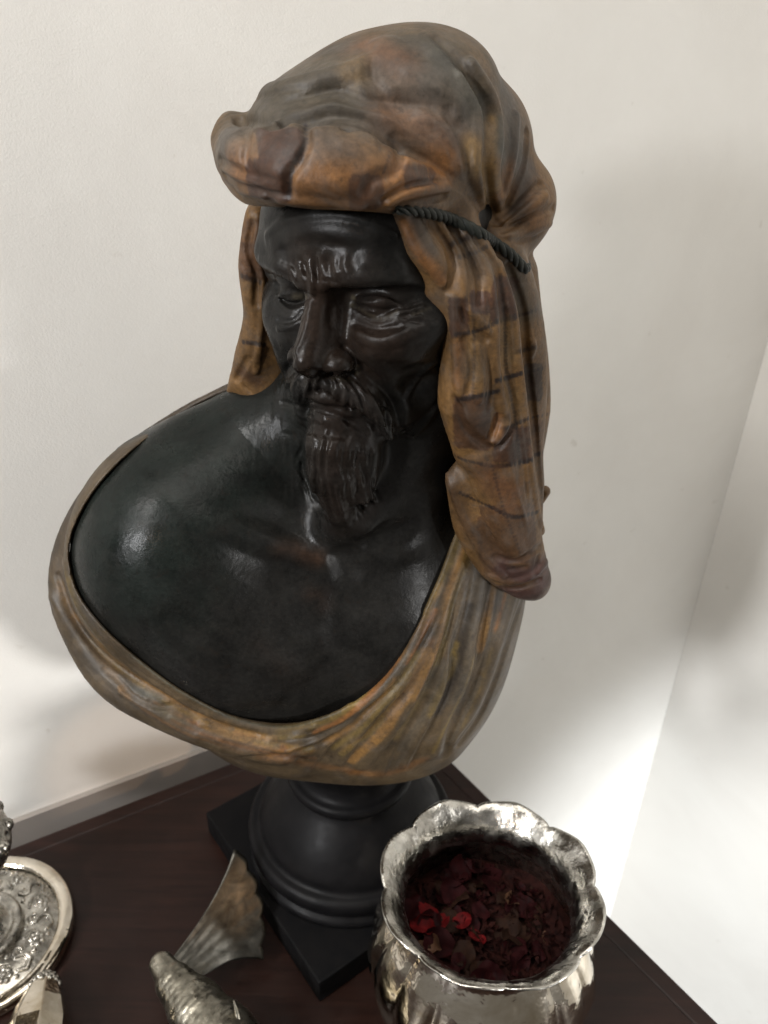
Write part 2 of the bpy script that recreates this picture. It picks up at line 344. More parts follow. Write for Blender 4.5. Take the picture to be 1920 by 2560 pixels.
# chest and shoulders; the chest is turned to the picture's right, the near shoulder comes forward
CY = math.radians(20)
CR = np.array([[math.cos(CY), -math.sin(CY), 0], [math.sin(CY), math.cos(CY), 0], [0, 0, 1.0]])
DL = at(430, 1440, -1.0)
def torso(F, g=0.0):
    F.ell((-.5, 2.8, 26.0), (11.6+g, 7.2+g, 10.6+g), 2, CR)
    F.ell(DL+np.array([0.2, 1.2, 0.3]), (6.1+g, 5.9+g, 7.0+g), 3.0, CR)
    F.chain([DL+np.array([1.6, 2.0, 3.0]), (-4.2, 3.2, 36.6), (0.6, 3.6, 40.6)], [4.8+g, 3.7+g, 3.0+g], 2.5)      # trapezius slope
    F.ell((7.5, 5.0, 27.0), (4.2+g, 5.0+g, 6.5+g), 3.0, CR)
    F.ell((-4.6, -2.6, 26.5), (5.0+g, 2.8+g, 4.6+g), 2.5, CR)     # breast muscles
    F.ell((4.0, -.6, 26.0), (4.0+g, 2.8+g, 4.6+g), 2.5, CR)
torso(skin)
skin.chain([at(600, 1075, 3.5), at(470, 1128, 3.2), at(380, 1190, 2.6)], [1.7, 1.9, 2.0], 2.0)

def sk(uv, R, amt, **k): skin.stroke(uv, R, amt, **k)
# brows and the frown
sk([(835, 700), (900, 683), (980, 672), (1070, 690)], [.5, .75, .75, .5], [.12, .16, .14, .03])
sk([(838, 728), (900, 728), (980, 722), (1070, 735)], [.4, .55, .55, .4], [-.18, -.2, -.18, -.06])
sk([(654, 655), (700, 672), (745, 695), (778, 706)], [.4, .5, .5, .4], [.15, .22, .2, .15])
sk([(690, 716), (730, 726), (772, 738)], [.35, .4, .35], [-.12, -.2, -.18])
for (p, r, m) in (([(744, 655), (752, 675), (760, 698)], .24, .07), ([(770, 645), (774, 668), (780, 698)], .24, .08), ([(806, 628), (802, 650), (808, 682)], .26, .09), ([(838, 645), (836, 665), (846, 692)], .24, .08),
                 ([(868, 640), (862, 660), (872, 684)], .26, .08), ([(726, 668), (738, 702)], .22, .08), ([(900, 655), (925, 648), (955, 655)], .5, .08)):
    sk(p, r, m, n=12, taper=True)
for p in ([(759, 655), (768, 695)], [(789, 640), (793, 700)], [(822, 645), (827, 700)]): sk(p, .26, -.07, n=12, taper=True)
sk([(690, 600), (760, 575), (850, 580), (930, 600)], .6, .06); sk([(700, 628), (780, 606), (850, 612)], .35, -.05)
sk([(668, 590), (690, 565), (735, 545), (800, 536), (900, 545), (985, 590)], .3, .1)
# heavy overhanging brows
sk([(842, 716), (890, 706), (960, 700), (1030, 704), (1070, 716)], [.4, .55, .6, .55, .4], [.1, .2, .22, .18, .05])
sk([(664, 684), (700, 698), (745, 714), (778, 726)], [.35, .42, .42, .35], [.08, .15, .16, .12])
sk([(925, 650), (960, 645)], .8, .1); sk([(675, 600), (690, 630)], .7, .08); sk([(815, 690), (808, 715)], .45, .1)
# eyes
sk([(872, 752), (900, 742), (950, 742), (1000, 764)], [.15, .22, .24, .15], [.1, .16, .16, .08])
sk([(884, 764), (920, 785), (954, 795), (995, 778)], [.14, .18, .18, .14], [.1, .13, .13, .08])
sk([(884, 758), (925, 768), (960, 774), (994, 770)], [.1, .2, .2, .1], [-.08, -.1, -.1, -.06])
sk([(888, 806), (935, 830), (995, 818)], .32, -.12); sk([(900, 838), (960, 852), (1010, 835)], .5, .08)
sk([(1000, 782), (1030, 774), (1058, 768)], .16, .09); sk([(1028, 784), (1055, 795), (1076, 810)], .16, .09); sk([(1005, 792), (1045, 782)], .14, -.08)
sk([(695, 742), (725, 730), (765, 738)], .2, .13)
sk([(700, 756), (722, 776), (757, 767), (776, 750)], .17, .13)
sk([(705, 748), (730, 758), (762, 752)], .15, -.09)
sk([(696, 800), (730, 800), (764, 778)], .25, -.1); sk([(695, 822), (725, 818), (768, 782)], .2, .1)
# nose
sk([(783, 690), (777, 750), (760, 830), (740, 880)], .22, .1)
sk([(862, 868), (884, 886), (898, 925)], .22, -.16); sk([(742, 868), (738, 900)], .15, .05)
sk([(850, 700), (862, 760), (868, 820)], .5, -.1)
sk([(775, 928), (820, 935), (880, 936)], .25, -.2)
# cheeks: gaunt, hollow below the bone
sk([(985, 930), (1020, 975), (1045, 1020)], [1.2, 1.5, 1.2], [-.12, -.38, -.2]); sk([(900, 842), (960, 850), (1030, 838), (1085, 815)], .55, [.04, .16, .2, .1])
sk([(890, 735), (950, 730), (1030, 742)], .5, [-.12, -.2, -.1]); sk([(712, 735), (762, 742)], .4, -.14); sk([(868, 720), (872, 752)], .4, -.16)
sk([(668, 880), (690, 925)], .8, -.12); sk([(1030, 1085), (1060, 1060), (1090, 1020)], .4, .12)
sk([(905, 915), (945, 960), (985, 1010), (1003, 1075)], .4, -.18); sk([(925, 890), (975, 945), (1015, 1020)], .5, .1)
sk([(940, 865), (985, 880)], 1.0, .12); sk([(1040, 930), (1060, 990)], 1.0, -.22)
sk([(1108, 893), (1066, 922), (1030, 965), (1020, 985)], .3, .12)
sk([(733, 893), (716, 925), (700, 950)], .3, -.14); sk([(680, 850), (700, 900)], .6, .08)
# mouth
sk([(705, 1006), (750, 1016), (800, 1026), (860, 1046), (915, 1082)], .24, [-.12, -.2, -.24, -.22, -.1])
sk([(745, 1036), (800, 1052), (860, 1066)], .3, .1); sk([(765, 1076), (815, 1086), (865, 1092)], .3, -.16)
def crease(p, m=-.1, r=.13): sk(p, r, m, prof=1, taper=True)
for p in ([(884, 760), (920, 770), (958, 776), (992, 771)], [(702, 750), (730, 758), (764, 752)], [(880, 748), (915, 736), (960, 736), (1004, 758)], [(698, 740), (728, 727), (768, 735)], [(898, 806), (940, 822), (990, 814)], [(905, 820), (945, 838), (985, 830)],
          [(868, 872), (886, 890), (896, 926)], [(904, 918), (946, 964), (984, 1012), (1000, 1070)], [(708, 1008), (752, 1017), (802, 1027), (862, 1047), (912, 1080)], [(1006, 790), (1050, 782)], [(1010, 772), (1048, 758)], [(1016, 798), (1060, 806)], [(790, 650), (794, 704)],
          [(735, 893), (718, 926), (702, 948)], [(700, 806), (735, 803), (766, 780)], [(800, 700), (840, 706), (862, 716)]): crease(p)
# hair of the moustache and the chin beard
random.seed(4)
def strands(A, B, n, R, amt, bow, seed, jit=.3):
    rr = random.Random(seed); A = spline2(A, n); B = spline2(B, n)
    for i in range(n):
        a, b = A[i]+np.array([rr.uniform(-8, 8), rr.uniform(-26, 14)*jit]), B[i]+np.array([rr.uniform(-8, 8), rr.uniform(-14, 9)])
        m = (a+b)/2+np.array([bow[0]+rr.uniform(-7, 7), bow[1]+rr.uniform(-4, 4)])
        sk([a, m, b], R*rr.uniform(.8, 1.25), (amt if i % 2 else -amt*1.1)*rr.uniform(.7, 1.3), taper=True)
strands([(815, 938), (850, 940), (895, 938)], [(820, 1000), (905, 1048), (978, 1092)], 19, .16, .15, (8, -10), 1)
strands([(880, 945), (905, 950)], [(955, 1100), (985, 1085)], 6, .15, .12, (16, -10), 7)
strands([(800, 940), (765, 935), (735, 935)], [(800, 1000), (745, 1000), (692, 985)], 15, .15, .14, (-6, -6), 2)
strands([(765, 1090), (800, 1085), (850, 1090), (920, 1130)], [(758, 1190), (790, 1205), (850, 1215), (935, 1230)], 21, .17, .12, (-8, 0), 3, 1)
strands([(752, 1150), (800, 1175), (860, 1180), (935, 1190)], [(790, 1268), (835, 1318), (880, 1312), (948, 1255)], 17, .19, .13, (-8, 0), 5, 1)
strands([(756, 1110), (748, 1140)], [(750, 1200), (770, 1245)], 5, .18, .12, (-6, 0), 6)
# collar bones, breast, neck: soft, low forms
sk([(480, 1290), (620, 1335), (720, 1372), (815, 1408), (850, 1425)], [.8, 1.1, 1.1, .9, .6], [0, .15, .24, .2, 0])
sk([(520, 1380), (620, 1400), (700, 1430), (800, 1460)], 1.3, [0, -.14, -.18, 0]); sk([(860, 1400), (870, 1430)], 1.2, -.26); sk([(620, 1280), (720, 1310), (800, 1350)], 1.1, [0, -.14, 0]); sk([(930, 1350), (1010, 1320)], 1.1, -.16)
sk([(890, 1430), (970, 1395), (1040, 1370), (1100, 1350)], 1.0, [0, .1, .1, 0])
sk([(770, 1455), (800, 1500), (815, 1550)], 1.0, [0, .06, 0]); sk([(835, 1440), (850, 1560), (840, 1680)], 1.3, [0, -.08, 0])
sk([(670, 1430), (640, 1520), (600, 1620), (560, 1720)], 1.9, [0, -.12, -.16, 0]); sk([(620, 1600), (700, 1670), (780, 1730)], 1.6, [0, .1, 0]); sk([(560, 1650), (610, 1715), (650, 1765)], .7, [0, .08, 0])
sk([(560, 985), (480, 1030), (400, 1085), (330, 1140)], 1.6, [.05, .14, .14, .05])

# ------------------------------------------------------------------ the bust: cloak
def px_of(X):
    """photo coordinates of lattice points (three broadcastable arrays)"""
    q = [X[i]-np.float32(CAM[i]) for i in range(3)]
    w = sum(q[i]*np.float32(_fw[i]) for i in range(3)); a = sum(q[i]*np.float32(_ri[i]) for i in range(3)); b = sum(q[i]*np.float32(_up[i]) for i in range(3))
    return 960+np.float32(FPX)*a/w, 1280-np.float32(FPX)*b/w, w
def poly_sdf(poly, step=4, pad=200):
    """distance in photo points to a closed outline, negative inside, as a lookup"""
    poly = np.asarray(poly, float); lo = poly.min(0)-pad; hi = poly.max(0)+pad
    gx = np.arange(lo[0], hi[0], step); gy = np.arange(lo[1], hi[1], step); X, Y = np.meshgrid(gx, gy, indexing='ij')
    d = np.full(X.shape, 1e9); ins = np.zeros(X.shape, bool)
    for i in range(len(poly)):
        a, b = poly[i], poly[(i+1) % len(poly)]; ba = b-a
        t = np.clip(((X-a[0])*ba[0]+(Y-a[1])*ba[1])/(ba@ba+1e-9), 0, 1); d = np.minimum(d, np.hypot(X-a[0]-t*ba[0], Y-a[1]-t*ba[1]))
        c = (a[1] > Y) != (b[1] > Y); ins ^= c & (X < (b[0]-a[0])*(Y-a[1])/(b[1]-a[1]+1e-12)+a[0])
    d = np.where(ins, -d, d).astype(np.float32)
    def look(u, v):
        i = np.clip(((u-lo[0])/step), 0, len(gx)-1.01); j = np.clip(((v-lo[1])/step), 0, len(gy)-1.01); i0 = i.astype(np.int32); j0 = j.astype(np.int32); fi = i-i0; fj = j-j0
        return (d[i0, j0]*(1-fi)+d[i0+1, j0]*fi)*(1-fj)+(d[i0, j0+1]*(1-fi)+d[i0+1, j0+1]*fi)*fj
    return look
NECKLINE = spline2([(640, 955), (520, 1000), (400, 1076), (288, 1168), (211, 1268), (174, 1369), (191, 1470), (250, 1556), (350, 1648), (460, 1728), (590, 1790), (720, 1808), (850, 1775), (960, 1692), (1040, 1575), (1100, 1435), (1150, 1300)], 60)
cloak = Field((-21, -13, 13), (15, 13, 43), VOX*1.25)
torso(cloak, .32)
# gathered band round the near arm and under the breast
band = [(590, 974, 4.5), (500, 1012, 4.5), (395, 1080, 4.0), (280, 1180, 3.0), (196, 1290, 1.5), (165, 1400, 0.0), (168, 1490, -1.0), (205, 1580, -2.0), (270, 1680, -3.5), (390, 1760, -5.0), (540, 1825, -5.6), (700, 1860, -5.8)]
_bp = spline2([at(*p) for p in band], 44); cloak.chain(_bp, np.interp(np.linspace(0, 1, 44), np.linspace(0, 1, len(band)), [.35, .4, .45, .5, .6, .9, 1.1, 1.2, 1.3, 1.2, 1.2, 1.2]), 1.0)
# lower body narrowing to the foot
cloak.ell((.2, 2.0, 20.5), (10.5, 6.8, 7.0), 2.0, CR)
cloak.ell((4.3, 1.5, 20.0), (6.1, 5.4, 8.4), 2.5, CR)
cloak.ell((7.4, 3.0, 25.0), (4.0, 5.0, 9.0), 2.0, CR)
cloak.ell((1.0, 2.0, 17.0), (6.0, 5.0, 3.0), 2.0)
def cut_outline(F, poly, k, near, far, side):
    look = poly_sdf(poly); sl, X = F.box(F.lo, F.lo+F.h*F.n)
    n = F.n
    for a in range(0, n[0], 24):
        s2 = (slice(a, min(a+24, n[0])), slice(0, n[1]), slice(0, n[2])); Y = (F.ax[0][s2[0]][:, None, None], F.ax[1][None, :, None], F.ax[2][None, None, :])
        u, v, w = px_of(Y); d = look(u, v)*w/np.float32(FPX)
        d = np.maximum(d, side(Y))
        F.mix(s2, d.astype(np.float32), k, True)
cut_outline(cloak, np.vstack([NECKLINE, [(1160, 900), (700, 860)]]), .35, 0, 0, lambda Y: (Y[1]*np.float32(.9)-Y[0]*np.float32(.35)-Y[2]*np.float32(.25)+np.float32(1.0)))
# flat underside above the foot
zz = (cloak.lo[2]+cloak.h*np.arange(cloak.n[2])).astype(np.float32)
cloak.d = np.maximum(cloak.d, (15.6-zz)[None, None, :])

# ------------------------------------------------------------------ the bust: head cloth
scarf = Field((-8, -11, 24), (17, 13, 61), VOX)
def sch(pts, r, k=.8, ck=.6):
    n = 5*len(pts); P = spline2([at(*p) for p in pts], n); scarf.chain(P, np.interp(np.linspace(0, 1, n), np.linspace(0, 1, len(pts)), r), k, False, 0)
def sel(p, r, k=1.0, R=None): scarf.ell(at(*p), r, k, R)
# crown
sel((965, 375, 2.5), (6.0, 6.2, 4.3), .5)
sel((985, 215, 2.0), (3.3, 4.0, 2.2), 1.6)
sel((1085, 215, 2.5), (2.9, 4.0, 2.3), 1.2)
sel((825, 325, 0.0), (3.6, 4.2, 2.2), 1.6)
sel((1190, 390, 4.5), (2.8, 4.2, 3.6), 1.0)
sel((1285, 505, 4.5), (2.1, 3.4, 2.3), .8)
# brim roll over the forehead
sch([(590, 325, 0.5), (604, 392, -1.5), (665, 404, -4.0), (770, 422, -5.3), (890, 434, -5.3), (1000, 466, -4.2), (1080, 503, -2.5)], [.75, 1.2, 1.4, 1.5, 1.4, 1.1, .7], .6)
sch([(575, 310, 1.0), (566, 350, 0.2), (572, 400, -.6)], [.5, .7, .6], .4)
sch([(585, 440, -0.8), (620, 470, -2.5), (700, 486, -4.3)], [.55, .65, .5], .35)
# cloth hanging beside the near cheek
sch([(1050, 540, -3.0), (1090, 660, -3.0), (1160, 800, -2.8), (1165, 1000, -2.6), (1180, 1120, -2.0)], [.7, 1.1, 1.2, 1.4, 1.0], .7)
sch([(1140, 590, -1.5), (1190, 720, -1.6), (1220, 900, -1.4), (1240, 1150, -1.0), (1280, 1350, -0.6), (1320, 1440, -0.4)], [1.2, 1.6, 1.7, 2.0, 1.9, 1.3], .8)
sch([(1230, 620, 1.0), (1270, 740, 1.5), (1290, 900, 2.0), (1280, 1150, 2.0), (1300, 1380, 1.5)], [1.3, 1.6, 1.7, 1.8, 1.3], .8)
sch([(1290, 690, 4.0), (1310, 850, 5.0), (1315, 1050, 5.0), (1310, 1170, 5.0)], [1.0, 1.2, 1.4, 1.0], .6)
sch([(1362, 1228, 3.0), (1350, 1250, 3.0)], [.35, .3], .3)
sch([(1150, 1200, -1.4), (1190, 1330, -1.0), (1270, 1440, -.8), (1335, 1465, -.6)], [.8, 1.1, 1.0, .7], .8)
sch([(1012, 548, -3.9), (1048, 620, -3.9), (1085, 672, -3.6), (1112, 720, -3.2)], [.45, .6, .55, .4], .4)
# back of the head and the far side
scarf.ell(H(0, -6.5, -2), (5.2, 4.2, 8.5), 2.0, HR)
scarf.ell(H(0, -7.5, -13), (5.5, 3.0, 6.5), 2.5, HR)
sch([(640, 540, 1.5), (628, 660, 1.8), (638, 800, 2.0), (622, 900, 2.6), (608, 960, 3.8), (602, 1010, 5.2)], [.5, .65, .6, .8, .75, .6], .5)
sch([(590, 945, 3.2), (584, 978, 3.8), (592, 1010, 4.8)], [.3, .4, .4], .2)
sch([(690, 560, 3.0), (690, 760, 3.5), (660, 960, 3.5)], [1.6, 1.6, 1.4], .8)

def ss(uv, R, amt, **k): scarf.stroke(uv, R, np.asarray(amt, float)*(1.35 if np.max(R) < .5 else 1.15), **k)
# crease between the brim roll and the crown, then the folds of the crown
ss([(600, 300), (671, 312), (764, 306), (827, 290), (914, 302), (978, 346), (1059, 392), (1163, 462), (1203, 512)], [.5, .6, .6, .55, .6, .7, .6, .5, .4], [-.2, -.3, -.34, -.3, -.36, -.4, -.3, -.2, -.15])
ss([(650, 225), (723, 213), (827, 190), (897, 168), (940, 140)], .75, [.1, .3, .34, .3, .1])
ss([(690, 262), (760, 245), (839, 226), (920, 250), (1001, 256), (1117, 268)], .7, [-.1, -.28, -.3, -.26, -.24, -.1])
ss([(925, 150), (930, 200), (960, 235)], .5, -.16); ss([(960, 110), (1010, 160), (1080, 200), (1140, 260)], .9, .18)
ss([(1090, 95), (1130, 130), (1174, 190), (1215, 268), (1221, 344), (1215, 425), (1227, 512), (1240, 556)], [.3, .45, .55, .55, .5, .45, .4, .3], [-.15, -.34, -.44, -.44, -.4, -.36, -.3, -.2])
ss([(1180, 160), (1236, 255), (1248, 344), (1238, 430), (1245, 510)], .45, .24); ss([(1150, 190), (1190, 280), (1196, 350), (1190, 430), (1205, 500)], .45, .2)
ss([(1120, 280), (1160, 350), (1175, 430), (1195, 490)], .4, -.16); ss([(1060, 290), (1110, 360), (1140, 430)], .6, .12)
ss([(980, 270), (1060, 320), (1110, 400)], .7, -.12)
# bag of cloth behind the cord
ss([(1245, 555), (1280, 480), (1306, 420), (1318, 330)], .35, -.22); ss([(1250, 560), (1310, 500), (1350, 460)], .3, -.2); ss([(1255, 575), (1320, 545), (1385, 520)], .3, -.16)
ss([(1245, 540), (1265, 470), (1285, 380), (1290, 290)], .4, .18); ss([(1262, 560), (1312, 530), (1365, 490)], .35, .14); ss([(1275, 590), (1330, 575), (1375, 560)], .35, .12)
# lumps and pleats of the brim
ss([(566, 330), (575, 380)], .6, .12); ss([(598, 300), (615, 350), (612, 400), (640, 440)], .4, -.2); ss([(548, 400), (590, 425), (640, 440)], .3, -.22)
ss([(640, 330), (690, 320), (740, 318)], .5, .14); ss([(763, 310), (768, 350), (750, 400), (725, 440), (722, 480)], .35, -.16)
ss([(800, 330), (860, 325), (920, 345)], .7, .16); ss([(690, 430), (760, 455), (850, 470)], .6, .1)
ss([(985, 352), (1000, 400), (985, 430), (930, 450), (915, 480)], .4, -.2); ss([(1010, 400), (1060, 420), (1110, 450)], .4, .14)
ss([(975, 505), (1010, 488), (1060, 476), (1120, 468)], .3, .2); ss([(960, 500), (1010, 470), (1070, 455)], .25, -.16); ss([(985, 518), (1050, 505), (1110, 492)], .25, -.16)
ss([(700, 500), (800, 508), (900, 518)], .35, .12); ss([(600, 478), (660, 490)], .3, .12); ss([(560, 440), (600, 462), (660, 478)], .22, -.14)
# near lappets: layered edges, each a ridge with a sharp furrow behind it
ss([(1004, 535), (1033, 607), (1070, 660), (1108, 708)], .35, .16); ss([(1082, 552), (1122, 622), (1133, 690), (1125, 720)], .35, -.26); ss([(1045, 560), (1080, 620), (1105, 670)], .4, .12)
ss([(1105, 570), (1145, 640), (1160, 700), (1150, 760)], .35, .16); ss([(1125, 560), (1168, 620), (1195, 690), (1200, 760)], .3, -.16)
ss([(1160, 592), (1215, 675), (1234, 773), (1240, 920), (1256, 1020)], .34, [.15, .25, .28, .28, .3])
ss([(1190, 600), (1238, 660), (1258, 773), (1262, 920), (1282, 1010), (1276, 1080), (1246, 1120)], .3, [-.15, -.3, -.42, -.42, -.42, -.42, -.3])
ss([(1256, 1010), (1268, 1050), (1240, 1100)], .5, .2); ss([(1245, 1040), (1228, 1095)], .28, -.2); ss([(1140, 1000), (1170, 1080), (1225, 1120)], .35, -.2)
ss([(1150, 760), (1165, 800), (1190, 830), (1215, 850)], .3, -.24); ss([(1165, 770), (1200, 800), (1225, 830)], .25, .16); ss([(1130, 740), (1140, 800), (1142, 900), (1150, 1000)], .35, .16)
ss([(1160, 850), (1180, 920), (1170, 980)], .3, -.18); ss([(1190, 870), (1205, 940), (1200, 1000)], .3, .12)
ss([(1250, 660), (1283, 773), (1298, 920), (1316, 1066), (1330, 1188), (1346, 1286), (1372, 1390)], .34, [.16, .24, .26, .26, .26, .22, .2])
ss([(1270, 665), (1305, 770), (1318, 910), (1336, 1060), (1348, 1180), (1358, 1270)], .28, [-.2, -.32, -.36, -.36, -.34, -.2])
ss([(1262, 780), (1275, 900), (1290, 1050), (1305, 1200)], .35, -.12)
ss([(1320, 900), (1335, 870), (1330, 850), (1316, 880)], .22, .14)
ss([(1110, 1130), (1125, 1210), (1160, 1300), (1210, 1390), (1260, 1440)], .3, .14); ss([(1150, 1180), (1185, 1290), (1240, 1380)], .5, -.16); ss([(1200, 1150), (1240, 1280), (1290, 1380)], .8, .16)
ss([(1240, 1395), (1290, 1400), (1350, 1370)], .35, -.2); ss([(1225, 1440), (1280, 1455), (1330, 1440), (1370, 1400)], .35, .16); ss([(1250, 1470), (1300, 1468), (1350, 1450)], .25, -.2); ss([(1345, 1395), (1340, 1440)], .3, -.14)
ss([(1280, 1425), (1310, 1420)], .3, -.14)
# far lappet
ss([(632, 560), (620, 620), (640, 680), (640, 760)], .3, -.16); ss([(645, 540), (640, 620), (655, 700), (655, 800), (640, 900)], .25, .12); ss([(650, 870), (640, 930)], .25, .2); ss([(618, 900), (590, 950)], .3, -.14); ss([(606, 660), (625, 690), (650, 700)], .2, -.08)
# folds of the cloak
def cs(uv, R, amt, **k): cloak.stroke(uv, R, amt, **k)
def fold(uv, w, h):
    uv = spline2(uv); k = len(uv); t = np.gradient(uv, axis=0); nrm = np.stack([t[:, 1], -t[:, 0]], 1); nrm /= np.linalg.norm(nrm, axis=1, keepdims=True)+1e-9
    cs(uv, w, [h*.3, h, h, h*.6], n=k); cs(uv+nrm*w*34, w*.8, [-h*.2, -h*.9, -h*.9, -h*.4], n=k)
fold([(1172, 1350), (1118, 1495), (1096, 1584), (1071, 1653), (1027, 1748), (973, 1834), (905, 1915)], .75, .26)
fold([(1215, 1400), (1195, 1501), (1178, 1584), (1169, 1660), (1140, 1739), (1115, 1786), (1085, 1885)], .8, .3)
fold([(1290, 1480), (1250, 1600), (1216, 1701), (1175, 1790), (1130, 1850)], .6, .24)
fold([(1165, 1440), (1134, 1565), (1121, 1606), (1109, 1707), (1077, 1786), (1036, 1865), (1010, 1915)], .4, .2)
fold([(1140, 1330), (1106, 1440), (1035, 1575), (979, 1655), (919, 1720), (850, 1780), (760, 1818)], .4, .14)
fold([(1120, 1440), (1045, 1594), (1020, 1640), (973, 1705), (900, 1765), (800, 1820), (680, 1850)], .5, .2)
fold([(1075, 1610), (1000, 1720), (950, 1770), (900, 1830), (850, 1905)], .6, .26)
fold([(1050, 1740), (990, 1850), (955, 1935)], .35, .12)
fold([(1240, 1440), (1222, 1560), (1200, 1640), (1160, 1740)], .35, .12)
fold([(940, 1745), (850, 1815), (740, 1865), (600, 1880)], .45, .18)
fold([(850, 1830), (800, 1885), (770, 1925)], .4, .12)
# gathered band on the left
cs([(129, 1493), (177, 1570), (245, 1660), (317, 1725), (409, 1790), (486, 1840)], .55, .14)
cs([(259, 1675), (293, 1700), (331, 1740), (399, 1768), (438, 1765), (481, 1792), (500, 1822)], .25, [-.1, -.25, -.3, -.25, -.25, -.3, -.1])
cs([(145, 1440), (185, 1545), (250, 1630), (330, 1690), (420, 1745), (520, 1800), (640, 1835)], .3, -.2)
cs([(158, 1396), (187, 1500), (254, 1598), (331, 1668), (409, 1722), (486, 1768), (582, 1808), (679, 1826), (780, 1818)], .35, .16)
cs([(430, 1790), (470, 1812), (520, 1810)], .25, .16); cs([(300, 1730), (360, 1762), (400, 1790)], .2, .12); cs([(500, 1835), (600, 1862), (720, 1880)], .4, .16); cs([(560, 1858), (660, 1880), (760, 1900)], .3, -.14)

# crisp creases in the head cloth
def sx(p, m=-.14, r=.15): scarf.stroke(p, r, m, prof=1, taper=True)
for p in ([(606, 300), (671, 314), (764, 308), (827, 292), (914, 304), (978, 348), (1059, 394), (1150, 455)], [(700, 258), (760, 243), (839, 224), (920, 248), (1001, 256), (1100, 268)], [(1110, 108), (1174, 192), (1214, 268), (1220, 344), (1214, 425), (1228, 520)],
          [(1190, 250), (1200, 340), (1196, 430)], [(1246, 552), (1282, 478), (1308, 418), (1318, 335)], [(1252, 560), (1312, 498), (1352, 458)], [(1257, 575), (1322, 544), (1386, 520)], [(1262, 600), (1320, 600), (1370, 575)], [(600, 302), (617, 352), (613, 402), (640, 442)], [(550, 402), (592, 427), (642, 442), (700, 452)], [(562, 442), (602, 464), (662, 480), (740, 494)],
          [(765, 312), (769, 352), (752, 402), (727, 440)], [(986, 354), (1001, 402), (986, 432), (932, 452), (915, 482)], [(962, 498), (1012, 470), (1072, 455), (1120, 452)], [(987, 520), (1052, 507), (1112, 494)], [(930, 142), (934, 196), (962, 236)], [(1070, 300), (1118, 366), (1150, 440)], [(640, 246), (700, 228), (780, 216)],
          [(1083, 555), (1123, 624), (1134, 692), (1126, 720)], [(1126, 562), (1169, 622), (1196, 692), (1201, 762)], [(1240, 662), (1259, 775), (1263, 922), (1283, 1012), (1276, 1082), (1244, 1124)], [(1272, 668), (1306, 772), (1319, 912), (1337, 1062), (1349, 1182)], [(1150, 762), (1166, 802), (1192, 832), (1216, 852)], [(1141, 1002), (1171, 1082), (1228, 1124)],
          [(1160, 852), (1181, 922), (1171, 982)], [(1246, 1042), (1229, 1097)], [(1240, 1396), (1290, 1402), (1350, 1372)], [(1250, 1472), (1300, 1470), (1350, 1452)], [(1220, 870), (1226, 960), (1216, 1040)], [(1300, 1080), (1312, 1180), (1320, 1260)], [(1170, 1200), (1200, 1290), (1250, 1370)],
          [(632, 562), (621, 622), (641, 682), (641, 762)], [(650, 872), (641, 932)], [(604, 960), (628, 985)]): sx(p)
for p in ([(1120, 700), (1138, 760), (1130, 830), (1140, 900)], [(1180, 680), (1210, 740), (1222, 830), (1228, 920), (1240, 1000)], [(1290, 820), (1308, 930), (1326, 1070)], [(1265, 1120), (1290, 1220), (1322, 1330)], [(990, 160), (1040, 190), (1100, 230)], [(760, 330), (820, 318), (890, 330)], [(640, 322), (700, 316), (745, 322)]): scarf.stroke(p, .16, .08, prof=1, taper=True)

# ------------------------------------------------------------------ the setting: two walls, painted shade strip
u_ = np.array([.87226, .48904, 0]); v_ = np.array([.60253, -.79810, 0]); K = np.array([3.95, 19.81, 0]); n_ = np.array([-u_[1], u_[0], 0])
WP = K+n_*2.6; CORN = np.array([43.8, 45.1, 0]); CORN = WP+u_*((CORN-WP)@u_)
def slab(name, a, b, z0, z1, thick, mat, parent=None, kind='structure'):
    """upright board from a to b, its face on the line a-b, body behind it (left of a->b)"""
    a, b = np.array(a, float), np.array(b, float); d = (b-a)/np.linalg.norm(b-a); n = np.array([-d[1], d[0], 0])*thick
    p = [a, b, b+n, a+n]; V = [(*q[:2], z0) for q in p]+[(*q[:2], z1) for q in p]
    F = [(0, 1, 5, 4), (1, 2, 6, 5), (2, 3, 7, 6), (3, 0, 4, 7), (4, 5, 6, 7), (3, 2, 1, 0)]
    o = link(name, np_mesh(name, V, F, mat, smooth=False), parent)
    if kind: o['kind'] = kind
    return o
wl = slab('wall_left', CORN-u_*190, CORN, -150, 190, 8, M_WALL)
w2 = np.array([.68, -.733, 0]); wr = slab('wall_right', CORN+np.array([0.03, 0.03, 0]), CORN+w2*170, -150, 190, 8, M_WALL)
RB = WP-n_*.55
shade_strip = slab('wall_shade_strip', RB-u_*120, RB-u_*3, -9.0, 0.3, .53, M_SHADE_STRIP)  # added board, its grey stands in for a shaded strip of wall

# ------------------------------------------------------------------ the table
table = thing('table', 'dark mahogany table with a moulded edge pushed into the wall corner', 'table', (0, 0, 0))
def prism(name, pts, z0, z1, mat, parent, bev=.15):
    bm = bmesh.new(); lo = [bm.verts.new((p[0]*U, p[1]*U, z0*U)) for p in pts]; hi = [bm.verts.new((p[0]*U, p[1]*U, z1*U)) for p in pts]
    bm.faces.new(hi); bm.faces.new(lo[::-1]); n = len(pts)
    for i in range(n): bm.faces.new((lo[i], lo[(i+1) % n], hi[(i+1) % n], hi[i]))
    bmesh.ops.recalc_face_normals(bm, faces=bm.faces)
    if bev: bmesh.ops.bevel(bm, geom=list(bm.edges), offset=bev*U, segments=2, profile=.6, affect='EDGES')
    me = bpy.data.meshes.new(name); bm.to_mesh(me); bm.free(); me.materials.append(mat); return link(name, me, parent)
e = 1.5
Ki = K-u_*e*1.0+v_*e*1.0
prism('table_top', [Ki, Ki-u_*72, Ki-u_*72+v_*62, Ki+v_*62], -2.2, 0.0, M_WOOD, table, .06)
